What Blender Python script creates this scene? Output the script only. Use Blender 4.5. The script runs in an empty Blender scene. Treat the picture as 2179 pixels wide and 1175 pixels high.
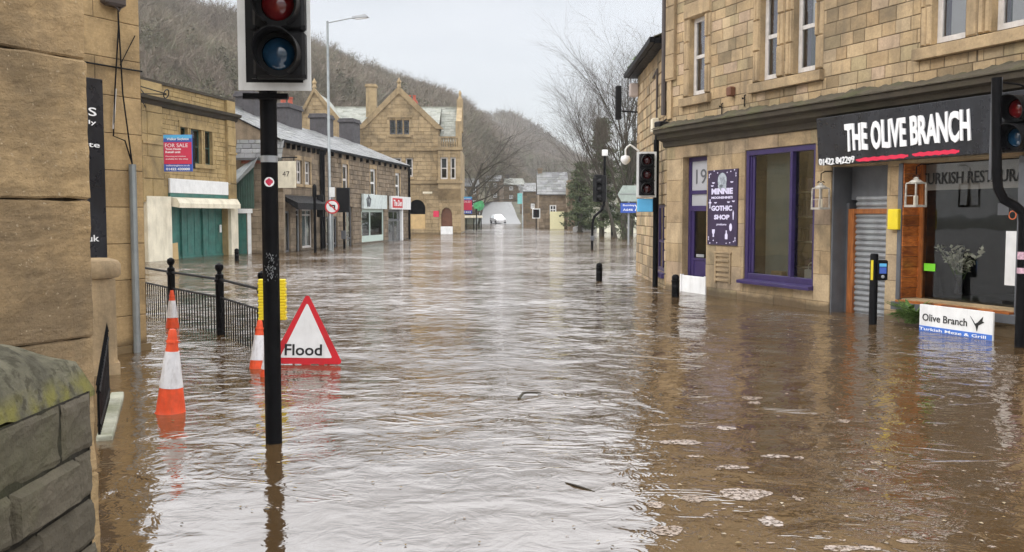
import bpy, math, random
import numpy as np
from mathutils import Vector, Matrix
random.seed(7); np.random.seed(7)
SC = bpy.context.scene
COL = SC.collection
R = math.radians
# ------------------------------------------------------------------ camera
CAM_H = 1.6; FPX = 2000.0; PITCH = math.atan(130.5/2000.0)
cd = bpy.data.cameras.new('camera'); cam = bpy.data.objects.new('camera', cd); COL.objects.link(cam)
cam.location = (0, 0, CAM_H); cam.rotation_euler = (math.pi/2 - PITCH, 0, 0)
cd.sensor_width = 36; cd.lens = 36*FPX/2179.0; cd.clip_start = .05; cd.clip_end = 5000
SC.camera = cam
# ------------------------------------------------------------------ world: overcast sky, brighter towards the zenith
SUN_EL, SUN_AZ = 38, 250
w = bpy.data.worlds.new('World'); SC.world = w; w.use_nodes = True
nt = w.node_tree; nt.nodes.clear(); N = nt.nodes.new; L = nt.links.new
out = N('ShaderNodeOutputWorld'); sky = N('ShaderNodeTexSky'); sky.sky_type = 'NISHITA'; sky.sun_disc = False
sky.sun_elevation = R(SUN_EL); sky.sun_rotation = R(SUN_AZ)
b1 = N('ShaderNodeBackground'); L(sky.outputs[0], b1.inputs[0]); b1.inputs[1].default_value = .05
tc = N('ShaderNodeTexCoord'); sep = N('ShaderNodeSeparateXYZ'); L(tc.outputs['Generated'], sep.inputs[0])
ramp = N('ShaderNodeValToRGB'); L(sep.outputs[2], ramp.inputs[0])
e = ramp.color_ramp.elements; e[0].position = 0; e[0].color = (.195, .195, .195, 1); e[1].position = 1; e[1].color = (1, 1, 1, 1)
x = ramp.color_ramp.elements.new(.225); x.color = (.21, .21, .21, 1)
x = ramp.color_ramp.elements.new(.36); x.color = (.70, .70, .70, 1)
x = ramp.color_ramp.elements.new(.60); x.color = (.95, .95, .95, 1)
mp = N('ShaderNodeMapping'); mp.inputs['Scale'].default_value = (1, 1, 3.2); L(tc.outputs['Generated'], mp.inputs[0])
no = N('ShaderNodeTexNoise'); no.inputs['Scale'].default_value = 2.6; no.inputs['Detail'].default_value = 5; no.inputs['Roughness'].default_value = .5
L(mp.outputs[0], no.inputs['Vector'])
r2 = N('ShaderNodeValToRGB'); L(no.outputs[0], r2.inputs[0])
r2.color_ramp.elements[0].position = .36; r2.color_ramp.elements[0].color = (.77, .775, .785, 1)
r2.color_ramp.elements[1].position = .66; r2.color_ramp.elements[1].color = (.97, .955, .945, 1)
mx = N('ShaderNodeMixRGB'); mx.blend_type = 'MULTIPLY'; mx.inputs[0].default_value = 1
L(ramp.outputs[0], mx.inputs[1]); L(r2.outputs[0], mx.inputs[2])
SKY_GAIN = 3.3; HAZE = .00035
b2 = N('ShaderNodeBackground'); L(mx.outputs[0], b2.inputs[0]); b2.inputs[1].default_value = SKY_GAIN
ad = N('ShaderNodeAddShader'); L(b1.outputs[0], ad.inputs[0]); L(b2.outputs[0], ad.inputs[1]); L(ad.outputs[0], out.inputs[0])
sd = bpy.data.lights.new('sun', 'SUN'); sd.energy = .9; sd.angle = R(14); sd.color = (1, .97, .92)
so = bpy.data.objects.new('sun', sd); COL.objects.link(so)
so.rotation_euler = (R(90-SUN_EL), 0, R(-62))
SC.view_settings.view_transform = 'Standard'; SC.view_settings.look = 'None'; SC.view_settings.gamma = 1
SC.view_settings.exposure = 0.0
SC.render.engine = 'CYCLES'
SC.cycles.use_denoising = True
SC.cycles.max_bounces = 6; SC.cycles.transparent_max_bounces = 12
SC.cycles.sample_clamp_indirect = 4

# ------------------------------------------------------------------ helpers
CP, SP = math.cos(PITCH), math.sin(PITCH)
def ray(u, v):
    a = (u-1089.5)/FPX; b = (587.5-v)/FPX
    return Vector((a, CP+b*SP, -SP+b*CP))
def pos(u, v, Y):
    r = ray(u, v); return Vector((0, 0, CAM_H)) + r*(Y/r.y)
def onwater(u, v, z=0):
    r = ray(u, v); return Vector((0, 0, CAM_H)) + r*((z-CAM_H)/r.z)

class Fr:
    """street front: x runs along it to the right as seen from the street, y goes into the building, z up"""
    def __init__(s, o, d):
        l = math.hypot(*d); s.d = (d[0]/l, d[1]/l); s.o = o; s.n = (-s.d[1], s.d[0])
        s.ang = math.atan2(s.d[1], s.d[0])
    def px(s, u, v, off=0):
        r = ray(u, v); ox = s.o[0]+s.n[0]*off; oy = s.o[1]+s.n[1]*off
        k = (ox*s.n[0]+oy*s.n[1])/(r.x*s.n[0]+r.y*s.n[1])
        X, Y, Z = r.x*k, r.y*k, CAM_H+r.z*k
        return ((X-ox)*s.d[0]+(Y-oy)*s.d[1], Z)
    def x(s, u, off=0, v=457): return s.px(u, v, off)[0]
    def z(s, u, v, off=0): return s.px(u, v, off)[1]
    def rect(s, u0, u1, v0, v1, off=0):
        uc = (u0+u1)/2; vm = (v0+v1)/2
        return (s.px(u0, vm, off)[0], s.px(u1, vm, off)[0], s.z(uc, v1, off), s.z(uc, v0, off))
    def world(s, x, y, z=0):
        return Vector((s.o[0]+s.d[0]*x+s.n[0]*y, s.o[1]+s.d[1]*x+s.n[1]*y, z))

def thing(name, label, cat, loc=(0, 0, 0), rz=0, group=None):
    o = bpy.data.objects.new(name, None); COL.objects.link(o); o.empty_display_size = .2
    o.location = loc; o.rotation_euler = (0, 0, rz); o['label'] = label; o['category'] = cat
    if group: o['group'] = group
    return o
def frthing(name, label, cat, fr, x=0, y=0, z=0, group=None):
    return thing(name, label, cat, fr.world(x, y, z), fr.ang, group)
def tag(o, label, cat, group=None):
    o['label'] = label; o['category'] = cat
    if group: o['group'] = group
    return o

class MB:
    def __init__(s): s.v = []; s.f = []; s.t = []; s.mi = []; s.M = None
    def add(s, vs, fs, t=.5, mi=0):
        n = len(s.v)
        if s.M is not None: vs = [s.M @ Vector(p) for p in vs]
        s.v.extend([tuple(p) for p in vs]); s.f.extend([tuple(i+n for i in f) for f in fs])
        s.t.extend([t]*len(fs)); s.mi.extend([mi]*len(fs)); return s
    def box(s, x0, x1, y0, y1, z0, z1, t=.5, mi=0):
        if x0 > x1: x0, x1 = x1, x0
        if y0 > y1: y0, y1 = y1, y0
        if z0 > z1: z0, z1 = z1, z0
        return s.add([(x0,y0,z0),(x1,y0,z0),(x1,y1,z0),(x0,y1,z0),(x0,y0,z1),(x1,y0,z1),(x1,y1,z1),(x0,y1,z1)],
              [(0,3,2,1),(4,5,6,7),(0,1,5,4),(1,2,6,5),(2,3,7,6),(3,0,4,7)], t, mi)
    def cbox(s, x0, x1, y0, y1, z0, z1, c=.01, t=.5, mi=0):
        """box with chamfered edges (octagonal section in x-y and inset top and bottom)"""
        def ring(z, i):
            a0, a1, b0, b1 = x0+i, x1-i, y0+i, y1-i
            return [(a0+c,b0,z),(a1-c,b0,z),(a1,b0+c,z),(a1,b1-c,z),(a1-c,b1,z),(a0+c,b1,z),(a0,b1-c,z),(a0,b0+c,z)]
        vs = ring(z0, c)+ring(z0+c, 0)+ring(z1-c, 0)+ring(z1, c)
        fs = [tuple(range(7, -1, -1)), tuple(range(24, 32))]
        for k in range(3):
            for i in range(8):
                j = (i+1) % 8; fs.append((k*8+i, k*8+j, k*8+8+j, k*8+8+i))
        return s.add(vs, fs, t, mi)
    def quad(s, a, b, c, d, t=.5, mi=0): return s.add([a, b, c, d], [(0, 1, 2, 3)], t, mi)
    def tube(s, pts, rad, n=8, t=.5, mi=0, cap=True):
        pts = [Vector(p) for p in pts]; k = len(pts)
        if not hasattr(rad, '__len__'): rad = [rad]*k
        vs = []; up = None
        for i, p in enumerate(pts):
            d = (pts[min(i+1, k-1)]-pts[max(i-1, 0)])
            if d.length < 1e-9: d = Vector((0, 0, 1))
            d.normalize()
            if up is None: up = d.orthogonal().normalized()
            up = (up - d*up.dot(d))
            up = up.normalized() if up.length > 1e-6 else d.orthogonal().normalized()
            q = d.cross(up)
            for j in range(n):
                a = 2*math.pi*j/n; vs.append(p+(up*math.cos(a)+q*math.sin(a))*rad[i])
        fs = []
        for i in range(k-1):
            for j in range(n):
                j2 = (j+1) % n; fs.append((i*n+j, i*n+j2, (i+1)*n+j2, (i+1)*n+j))
        if cap: fs.append(tuple(range(n-1, -1, -1))); fs.append(tuple(range((k-1)*n, k*n)))
        return s.add(vs, fs, t, mi)
    def lathe(s, prof, n=20, c=(0, 0, 0), t=.5, mi=0, axis='z'):
        vs = []
        for r, h in prof:
            for j in range(n):
                a = 2*math.pi*j/n; ca, sa = r*math.cos(a), r*math.sin(a)
                vs.append((c[0]+ca, c[1]+sa, c[2]+h) if axis == 'z' else (c[0]+ca, c[1]-h, c[2]+sa))
        fs = []
        for i in range(len(prof)-1):
            for j in range(n):
                j2 = (j+1) % n; fs.append((i*n+j, i*n+j2, (i+1)*n+j2, (i+1)*n+j))
        fs.append(tuple(range(n-1, -1, -1))); fs.append(tuple(range((len(prof)-1)*n, len(prof)*n)))
        return s.add(vs, fs, t, mi)
    def prism(s, poly, y0, y1, t=.5, mi=0):
        """polygon in x-z, pushed from y0 to y1"""
        n = len(poly); vs = [(p[0], y0, p[1]) for p in poly]+[(p[0], y1, p[1]) for p in poly]
        fs = [tuple(range(n)), tuple(range(2*n-1, n-1, -1))]
        for i in range(n): j = (i+1) % n; fs.append((i, i+n, j+n, j))
        return s.add(vs, fs, t, mi)
    def sweep(s, prof, x0, x1, t=.5, mi=0):
        """profile in y-z, pushed along x"""
        n = len(prof); vs = [(x0, p[0], p[1]) for p in prof]+[(x1, p[0], p[1]) for p in prof]
        fs = [tuple(range(n-1, -1, -1)), tuple(range(n, 2*n))]
        for i in range(n): j = (i+1) % n; fs.append((i, j, j+n, i+n))
        return s.add(vs, fs, t, mi)
    def text(s, string, x0, x1, z0, z1, y, bold=.0, t=.5, mi=0, ext=.003, shear=0):
        c = bpy.data.curves.new('t', 'FONT'); c.body = string; c.size = 1; c.offset = bold; c.extrude = .01
        c.resolution_u = 3; c.shear = shear; c.align_x = 'LEFT'
        o = bpy.data.objects.new('t', c); COL.objects.link(o)
        dg = bpy.context.evaluated_depsgraph_get(); me = o.evaluated_get(dg).to_mesh()
        vs = [tuple(q.co) for q in me.vertices]; fs = [tuple(p.vertices) for p in me.polygons]
        o.evaluated_get(dg).to_mesh_clear(); bpy.data.objects.remove(o); bpy.data.curves.remove(c)
        if not vs: return s
        a0 = min(p[0] for p in vs); a1 = max(p[0] for p in vs); b0 = min(p[1] for p in vs); b1 = max(p[1] for p in vs)
        kx = (x1-x0)/max(a1-a0, 1e-6); kz = (z1-z0)/max(b1-b0, 1e-6)
        return s.add([(x0+(p[0]-a0)*kx, y-(p[2]/.01+1)*ext*.5, z0+(p[1]-b0)*kz) for p in vs], fs, t, mi)
    def masonry(s, x0, x1, z0, z1, holes=(), ch=.2, wr=(.25, .45), y=0, joint=.008, relief=.012, tone=(.15, 1), backing=True, zoff=0, wob=.5):
        z = z0; first = True
        while z < z1-1e-4:
            h = ch*random.uniform(.9, 1.1) if wr[0] != wr[1] else ch
            zt = min(z+h, z1)
            if z1-zt < ch*.3: zt = z1
            x = x0
            off = random.uniform(.2, 1)
            while x < x1-1e-4:
                wd = random.uniform(*wr)
                if x == x0: wd *= off
                xt = min(x+wd, x1)
                if x1-xt < wr[0]*.35: xt = x1
                tn = random.uniform(*tone)
                rects = [(x, xt, z, zt)]
                for hl in holes: rects = subr(rects, hl)
                for a, b, c, d in rects:
                    if b-a < .03 or d-c < .02: continue
                    rl = relief*random.uniform(1-wob, 1+wob); e = min(relief*.8, (b-a)*.2, (d-c)*.2)
                    ji = joint*.5
                    o_ = [(a+ji, y, c+ji), (b-ji, y, c+ji), (b-ji, y, d-ji), (a+ji, y, d-ji)]
                    i_ = [(a+ji+e, y-rl, c+ji+e), (b-ji-e, y-rl, c+ji+e), (b-ji-e, y-rl, d-ji-e), (a+ji+e, y-rl, d-ji-e)]
                    s.add(o_+i_, [(4, 5, 6, 7), (0, 1, 5, 4), (1, 2, 6, 5), (2, 3, 7, 6), (3, 0, 4, 7)], tn)
                x = xt
            z = zt
        if backing:
            rects = [(x0, x1, z0, z1)]
            for hl in holes: rects = subr(rects, hl)
            for a, b, c, d in rects:
                s.add([(a, y+.001, c), (b, y+.001, c), (b, y+.001, d), (a, y+.001, d)], [(0, 1, 2, 3)], 0.0)
        return s
    def reveal(s, h, y=0, dep=.25, room=1.6, t=.6, rm=1, front=.0):
        """sides of an opening, and the dark room behind it (material slot rm)"""
        a, b, c, d = h; y0 = y-front; y1 = y+dep
        s.quad((a,y0,c),(a,y0,d),(a,y1,d),(a,y1,c), t); s.quad((b,y0,c),(b,y1,c),(b,y1,d),(b,y0,d), t)
        s.quad((a,y0,d),(b,y0,d),(b,y1,d),(a,y1,d), t); s.quad((a,y0,c),(a,y1,c),(b,y1,c),(b,y0,c), t)
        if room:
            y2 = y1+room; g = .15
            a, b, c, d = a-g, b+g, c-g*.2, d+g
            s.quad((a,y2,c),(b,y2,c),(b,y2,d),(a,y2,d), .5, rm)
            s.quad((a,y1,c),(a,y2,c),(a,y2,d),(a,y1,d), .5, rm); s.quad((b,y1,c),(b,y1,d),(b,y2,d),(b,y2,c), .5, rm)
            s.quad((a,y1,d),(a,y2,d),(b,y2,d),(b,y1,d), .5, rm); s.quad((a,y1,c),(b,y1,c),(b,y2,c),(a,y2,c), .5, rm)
        return s
    def build(s, name, mats, parent=None, smooth=False, bevel=0, loc=None):
        me = bpy.data.meshes.new(name); me.from_pydata(s.v, [], s.f)
        if not isinstance(mats, (list, tuple)): mats = [mats]
        for m in mats: me.materials.append(m)
        if len(mats) > 1: me.polygons.foreach_set('material_index', s.mi)
        at = me.attributes.new('tone', 'FLOAT', 'FACE'); at.data.foreach_set('value', s.t)
        if smooth: me.polygons.foreach_set('use_smooth', [True]*len(me.polygons))
        me.update()
        o = bpy.data.objects.new(name, me); COL.objects.link(o)
        if parent: o.parent = parent
        if loc is not None: o.location = loc
        if smooth and smooth != 'all':
            try:
                me.set_sharp_from_angle(angle=R(40))
            except Exception: pass
        if bevel:
            b = o.modifiers.new('b', 'BEVEL'); b.width = bevel; b.segments = 2; b.limit_method = 'ANGLE'; b.angle_limit = R(40)
        return o
def subr(rects, h):
    o = []; hx0, hx1, hz0, hz1 = h[:4]
    for a, b, c, d in rects:
        if b <= hx0 or a >= hx1 or d <= hz0 or c >= hz1: o.append((a, b, c, d)); continue
        if a < hx0: o.append((a, hx0, c, d))
        if b > hx1: o.append((hx1, b, c, d))
        m0, m1 = max(a, hx0), min(b, hx1)
        if c < hz0: o.append((m0, m1, c, hz0))
        if d > hz1: o.append((m0, m1, hz1, d))
    return o
def copy_tree(o, parent=None):
    c = o.copy(); COL.objects.link(c)
    if parent: c.parent = parent
    for ch in list(o.children): copy_tree(ch, c)
    return c

# ------------------------------------------------------------------ materials
def newmat(name):
    m = bpy.data.materials.new(name); m.use_nodes = True; t = m.node_tree
    return m, t, t.nodes['Principled BSDF'], t.nodes.new, t.links.new
def setp(p, rough=.6, metal=0, spec=.5):
    p.inputs['Roughness'].default_value = rough; p.inputs['Metallic'].default_value = metal; p.inputs['Specular IOR Level'].default_value = spec
def noise(N, L, vec, scale, detail=4, rough=.55, dist=0):
    n = N('ShaderNodeTexNoise'); n.inputs['Scale'].default_value = scale; n.inputs['Detail'].default_value = detail
    n.inputs['Roughness'].default_value = rough; n.inputs['Distortion'].default_value = dist
    L(vec, n.inputs['Vector']); return n.outputs[0]
def rng(N, L, val, a, b, c, d):
    m = N('ShaderNodeMapRange'); m.inputs[1].default_value = a; m.inputs[2].default_value = b; m.inputs[3].default_value = c; m.inputs[4].default_value = d
    L(val, m.inputs[0]); return m.outputs[0]
def mul(N, L, col, val):
    m = N('ShaderNodeMixRGB'); m.blend_type = 'MULTIPLY'; m.inputs[0].default_value = 1; L(col, m.inputs[1]); L(val, m.inputs[2]); return m.outputs[0]
def mixc(N, L, fac, a, b):
    m = N('ShaderNodeMixRGB')
    if isinstance(fac, (int, float)): m.inputs[0].default_value = fac
    else: L(fac, m.inputs[0])
    for i, q in ((1, a), (2, b)):
        if isinstance(q, tuple): m.inputs[i].default_value = (*q, 1)
        else: L(q, m.inputs[i])
    return m.outputs[0]
def bump(N, L, p, h, strength=.3, dist=.01):
    b = N('ShaderNodeBump'); b.inputs['Strength'].default_value = strength; b.inputs['Distance'].default_value = dist
    L(h, b.inputs['Height']); L(b.outputs[0], p.inputs['Normal'])
def pm(name, col, rough=.55, metal=0, var=.2, vs=4, bs=40, bst=.15, dirt=.0, dirtcol=(.05, .04, .03), spec=.5, coat=0):
    m, t, p, N, L = newmat(name); setp(p, rough, metal, spec)
    tcn = N('ShaderNodeTexCoord'); v = tcn.outputs['Object']
    n1 = noise(N, L, v, vs, 5)
    c = mul(N, L, mixc(N, L, 0.0, col, col), rng(N, L, n1, .3, .7, 1-var, 1+var*.6))
    if dirt:
        mp = N('ShaderNodeMapping'); mp.inputs['Scale'].default_value = (1, 1, .25); L(v, mp.inputs[0])
        n2 = noise(N, L, mp.outputs[0], vs*2.2, 6, .65)
        c = mixc(N, L, rng(N, L, n2, .48, .75, 0, dirt), c, dirtcol)
    L(c, p.inputs['Base Color'])
    L(rng(N, L, noise(N, L, v, vs*3, 3), .3, .7, rough*.8, min(1, rough*1.2)), p.inputs['Roughness'])
    if bst: bump(N, L, p, noise(N, L, v, bs, 4), bst)
    if coat: p.inputs['Coat Weight'].default_value = coat
    return m
def stone(name, cols, mortar=(.16, .125, .08), soot=.5, sootcol=(.055, .045, .033), green=0, fine=60, bst=.5, sscale=.7, rough=.85, streak=.35, wet=0, tool=0, slo=.5):
    m, t, p, N, L = newmat(name); setp(p, rough, 0, .3)
    tcn = N('ShaderNodeTexCoord'); v = tcn.outputs['Object']
    a = N('ShaderNodeAttribute'); a.attribute_name = 'tone'
    r = N('ShaderNodeValToRGB'); L(a.outputs['Fac'], r.inputs[0]); el = r.color_ramp.elements
    el[0].position = 0; el[0].color = (*mortar, 1); el[1].position = 1; el[1].color = (*cols[-1], 1)
    q = el.new(.08); q.color = (*mortar, 1)
    for i, c in enumerate(cols[:-1]):
        q = el.new(.12+.88*i/(len(cols)-1)); q.color = (*c, 1)
    c = r.outputs[0]
    c = mul(N, L, c, rng(N, L, noise(N, L, v, 2.3, 5, .6), .3, .7, .78, 1.15))
    c = mul(N, L, c, rng(N, L, noise(N, L, v, 26, 6, .7), .3, .7, .82, 1.14))
    c = mixc(N, L, rng(N, L, noise(N, L, v, sscale, 7, .62, .6), slo, slo+.2, 0, soot), c, sootcol)
    if tool:
        mt_ = N('ShaderNodeMapping'); mt_.inputs['Scale'].default_value = (1, 1, 7); mt_.inputs['Rotation'].default_value = (0, R(4), 0); L(v, mt_.inputs[0])
        c = mul(N, L, c, rng(N, L, noise(N, L, mt_.outputs[0], 5, 7, .7), .3, .7, 1-tool, 1+tool*.7))
        c = mixc(N, L, rng(N, L, noise(N, L, v, 70, 3, .5), .66, .74, 0, .6), c, (.58, .47, .32))
        c = mixc(N, L, rng(N, L, noise(N, L, v, 55, 3, .5), .30, .24, 0, .6), c, (.13, .09, .05))
    mp = N('ShaderNodeMapping'); mp.inputs['Scale'].default_value = (1.6, 1.6, .22); L(v, mp.inputs[0])
    c = mixc(N, L, rng(N, L, noise(N, L, mp.outputs[0], 1.9, 6, .6), .52, .75, 0, streak), c, tuple(k*1.3 for k in sootcol))
    if green:
        c = mixc(N, L, rng(N, L, noise(N, L, v, 1.7, 6, .7), .48, .66, 0, green), c, (.10, .115, .03))
    if wet:      # soaked, silted band left by the flood just above the water, with an uneven upper edge
        sp = N('ShaderNodeSeparateXYZ'); L(v, sp.inputs[0]); ma = N('ShaderNodeMath'); ma.operation = 'MULTIPLY_ADD'; L(noise(N, L, v, 2.2, 5, .6), ma.inputs[0]); ma.inputs[1].default_value = -.22; L(sp.outputs[2], ma.inputs[2])
        wf = rng(N, L, ma.outputs[0], -.02, .05, wet, 0); c = mixc(N, L, wf, c, (.075, .052, .03)); L(rng(N, L, ma.outputs[0], -.02, .05, .3, rough), p.inputs['Roughness'])
    L(c, p.inputs['Base Color'])
    ms = N('ShaderNodeMath'); ms.operation = 'MULTIPLY_ADD'; L(noise(N, L, v, fine*.16, 4, .6), ms.inputs[0]); ms.inputs[1].default_value = 2.2; L(noise(N, L, v, fine, 6, .7), ms.inputs[2])
    bump(N, L, p, ms.outputs[0], bst, .008)
    return m
SAND = [(.30, .215, .12), (.26, .195, .115), (.38, .30, .17), (.43, .315, .215), (.40, .29, .16), (.47, .345, .20), (.36, .25, .135), (.50, .38, .235), (.42, .30, .165)]
def dk(cols, k, g=1.0): return [(c[0]*k, c[1]*k*g, c[2]*k) for c in cols]
M = {}
M['stone_up'] = stone('upper sandstone', dk(SAND, 1.02), mortar=(.13,.10,.065), soot=.5, sootcol=(.105, .085, .06), streak=.75, sscale=1.1, slo=.45)
M['stone_lo'] = stone('ground floor sandstone', dk(SAND, .9, 1.0), mortar=(.22, .165, .1), soot=.62, streak=.6, sscale=.9, wet=.75)
M['stone_trim'] = stone('dressed sandstone', [(.40, .29, .165), (.46, .335, .195)], soot=.5, sootcol=(.10, .08, .055), streak=.8, slo=.45)
M['stone_left'] = stone('left ashlar', [(.36, .245, .12), (.45, .315, .16), (.41, .28, .135)], mortar=(.12, .085, .05), soot=.45, sscale=1.1, bst=.35, wet=.7, tool=.14)
M['stone_near'] = stone('near ashlar', [(.37, .25, .125), (.46, .32, .165), (.42, .29, .145)], mortar=(.07, .05, .03), soot=.62, sootcol=(.10, .075, .05), sscale=1.3, fine=110, bst=1.0, streak=.6, tool=.28, slo=.44)
M['stone_old'] = stone('dark gritstone', [(.058, .048, .032), (.085, .072, .05), (.115, .098, .07), (.07, .06, .043)], mortar=(.025, .021, .015), soot=.6, sootcol=(.022, .019, .014), green=.22, bst=1.2, fine=45)
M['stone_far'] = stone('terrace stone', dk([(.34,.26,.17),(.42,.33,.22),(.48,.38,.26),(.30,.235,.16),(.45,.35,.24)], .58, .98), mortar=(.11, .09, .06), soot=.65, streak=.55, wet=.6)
M['stone_shop'] = stone('shop stone', dk([(.42, .30, .13), (.47, .34, .16), (.38, .27, .12)], .85), mortar=(.14, .11, .06), soot=.5, streak=.4)
M['stone_bank'] = stone('bank sandstone', dk([(.46, .34, .19), (.52, .39, .225), (.38, .28, .155)], .74), mortar=(.16, .12, .075), soot=.6, streak=.55, sscale=.35, wet=.6)
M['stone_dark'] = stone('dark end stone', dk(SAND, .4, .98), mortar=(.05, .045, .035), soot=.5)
M['slate'] = stone('wet slate', [(.13, .13, .135), (.19, .19, .195), (.25, .25, .25), (.16, .165, .165)], mortar=(.05, .05, .05), soot=.4, sootcol=(.07, .07, .055), green=.25, bst=.3, rough=.38, streak=.2)
M['slate_pale'] = stone('pale slate', [(.24, .25, .22), (.30, .31, .27), (.34, .34, .30)], mortar=(.13, .13, .11), soot=.3, sootcol=(.13, .13, .1), green=.2, bst=.3, rough=.5, streak=.3)
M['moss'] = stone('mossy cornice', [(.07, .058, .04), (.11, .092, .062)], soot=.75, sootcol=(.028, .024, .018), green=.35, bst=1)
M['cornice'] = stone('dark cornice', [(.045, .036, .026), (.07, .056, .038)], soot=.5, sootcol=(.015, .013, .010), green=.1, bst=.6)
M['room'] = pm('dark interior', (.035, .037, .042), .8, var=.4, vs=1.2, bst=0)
M['black'] = pm('black gloss paint', (.005, .005, .006), .5, var=.4, vs=9, bst=.08, spec=.10, dirt=.08, dirtcol=(.05, .045, .04))
M['blackm'] = pm('black matt', (.009, .009, .010), .55, var=.3, bst=.1, spec=.22)
M['white'] = pm('white paint', (.72, .72, .70), .45, var=.08, vs=6, bst=.08, dirt=.3, dirtcol=(.35, .33, .30))
M['whiteb'] = pm('bright white board', (.76, .76, .75), .45, var=.1, bst=.03, dirt=.3, dirtcol=(.4, .38, .35))
M['cream'] = pm('cream render', (.70, .64, .50), .7, var=.18, vs=2, bst=.2, dirt=.55, dirtcol=(.35, .3, .2))
M['lampwhite'] = pm('weathered white metal', (.40, .37, .32), .6, var=.3, vs=20, dirt=.5, dirtcol=(.12,.09,.06))
M['winwhite'] = pm('weathered sash paint', (.58, .55, .52), .5, var=.15, vs=8, bst=.1, dirt=.4, dirtcol=(.28, .22, .18))
M['purple'] = pm('purple gloss paint', (.036, .022, .095), .35, var=.2, vs=5, bst=.06, dirt=.25, dirtcol=(.03, .015, .08))
M['teal'] = pm('teal shutter paint', (.035, .145, .12), .5, var=.35, vs=3, bst=.15, dirt=.6, dirtcol=(.10, .15, .12))
M['green'] = pm('green corrugated', (.03, .075, .055), .5, var=.3, bst=.1, dirt=.4)
M['grey'] = pm('grey paint', (.10, .105, .115), .45, var=.2, bst=.1, dirt=.3)
M['greyl'] = pm('light grey metal', (.32, .33, .34), .4, .3, var=.15, bst=.1, dirt=.3)
M['galv'] = pm('galvanised steel', (.30, .32, .32), .38, .55, var=.2, bst=.08)
M['orange'] = pm('cone orange', (.76, .08, .018), .55, var=.2, vs=12, bst=.08, dirt=.5, dirtcol=(.35, .07, .03))
M['refl'] = pm('cone sleeve', (.70, .69, .70), .4, var=.12, vs=14, bst=.06, dirt=.6, dirtcol=(.36, .31, .29))
M['red'] = pm('sign red', (.58, .014, .024), .4, var=.15, bst=.04, dirt=.35, dirtcol=(.25, .03, .02))
M['redb'] = pm('board pink red', (.60, .035, .085), .4, var=.06, bst=.02)
M['blue'] = pm('board blue', (.04, .10, .42), .4, var=.06, bst=.02)
M['cyan'] = pm('board pale blue', (.10, .42, .72), .4, var=.06, bst=.02)
M['yellow'] = pm('yellow plastic', (.80, .62, .02), .4, var=.1, bst=.05, dirt=.2, dirtcol=(.3, .22, .02))
M['signblack'] = pm('shop sign black', (.016, .017, .022), .3, var=.5, vs=2.5, bst=.05, dirt=.45, dirtcol=(.045, .05, .06))
M['letter'] = pm('white lettering', (.85, .85, .85), .5, var=.03, bst=0)
M['ink'] = pm('black lettering', (.012, .012, .012), .5, var=.03, bst=0)
M['pinkstroke'] = pm('red brush stroke', (.72, .02, .07), .5, var=.1, bst=0)
M['posterbg'] = pm('poster dark violet', (.035, .022, .06), .4, var=.2, bst=.03)
M['posterink'] = pm('poster lilac print', (.66, .62, .80), .5, var=.05, bst=0)
M['ply'] = pm('plywood', (.52, .36, .17), .7, var=.15, vs=3, bst=.1, dirt=.2, dirtcol=(.3, .2, .1))
M['brownwood'] = pm('brown door', (.15, .06, .03), .5, var=.2, bst=.1)
M['redpot'] = pm('terracotta', (.42, .09, .05), .7, var=.2, bst=.1)
M['render_dark'] = pm('dark rendered chimney', (.075, .07, .075), .85, var=.25, bst=.4, bs=12, dirt=.4)
M['copper'] = pm('brown downpipe', (.06, .045, .04), .5, var=.2, bst=.1)
M['lensred'] = pm('unlit red lens', (.16, .008, .01), .08, var=.3, bst=.05, vs=20, spec=.9)
M['lensblue'] = pm('unlit green lens', (.012, .055, .115), .08, var=.3, bst=.05, vs=20, spec=.9)
M['lensdark'] = pm('unlit lens dark', (.05, .008, .01), .1, var=.3, bst=.02, spec=.7)
M['fabric'] = pm('pale curtain', (.38, .43, .43), .9, var=.12, vs=2, bst=.2)
M['blind'] = pm('grey blind', (.36, .36, .38), .8, var=.08, vs=1, bst=0)
M['blind_sky'] = pm('blind with painted sky', (.62, .62, .64), .8, var=.06, vs=1, bst=0)  # pale tone imitates sky reflected in the upper panes
M['curtain_p'] = pm('violet curtain', (.10, .05, .14), .9, var=.3, vs=3, bst=.2)
M['leaf'] = None
def woodmat(name, c1, c2, scale, axis='x'):
    m, t, p, N, L = newmat(name); setp(p, .38, 0, .5)
    tcn = N('ShaderNodeTexCoord'); a = N('ShaderNodeAttribute'); a.attribute_name = 'tone'
    cb = N('ShaderNodeCombineXYZ'); L(a.outputs['Fac'], cb.inputs[0]); L(a.outputs['Fac'], cb.inputs[2])
    va = N('ShaderNodeVectorMath'); va.operation = 'MULTIPLY_ADD'; L(cb.outputs[0], va.inputs[0]); va.inputs[1].default_value = (9, 9, 9); L(tcn.outputs['Object'], va.inputs[2])
    mp = N('ShaderNodeMapping'); mp.inputs['Scale'].default_value = (1, 2, 8) if axis == 'x' else (8, 2, 1); L(va.outputs[0], mp.inputs[0])
    n = noise(N, L, mp.outputs[0], scale, 5, .6, 1.2)
    c = mixc(N, L, rng(N, L, n, .35, .65, 0, 1), c1, c2)
    c = mul(N, L, c, rng(N, L, a.outputs['Fac'], 0, 1, .6, 1.25))
    L(c, p.inputs['Base Color']); bump(N, L, p, n, .1); return m
M['wood'] = woodmat('orange varnished boards', (.22, .055, .012), (.52, .17, .035), 3)
M['woodv'] = woodmat('varnished post', (.22, .07, .02), (.42, .15, .04), 3, 'z')
M['bark'] = pm('wet bark', (.055, .047, .035), .85, var=.35, vs=3, bs=14, bst=.6, dirt=.4, dirtcol=(.07, .08, .03))
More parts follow.
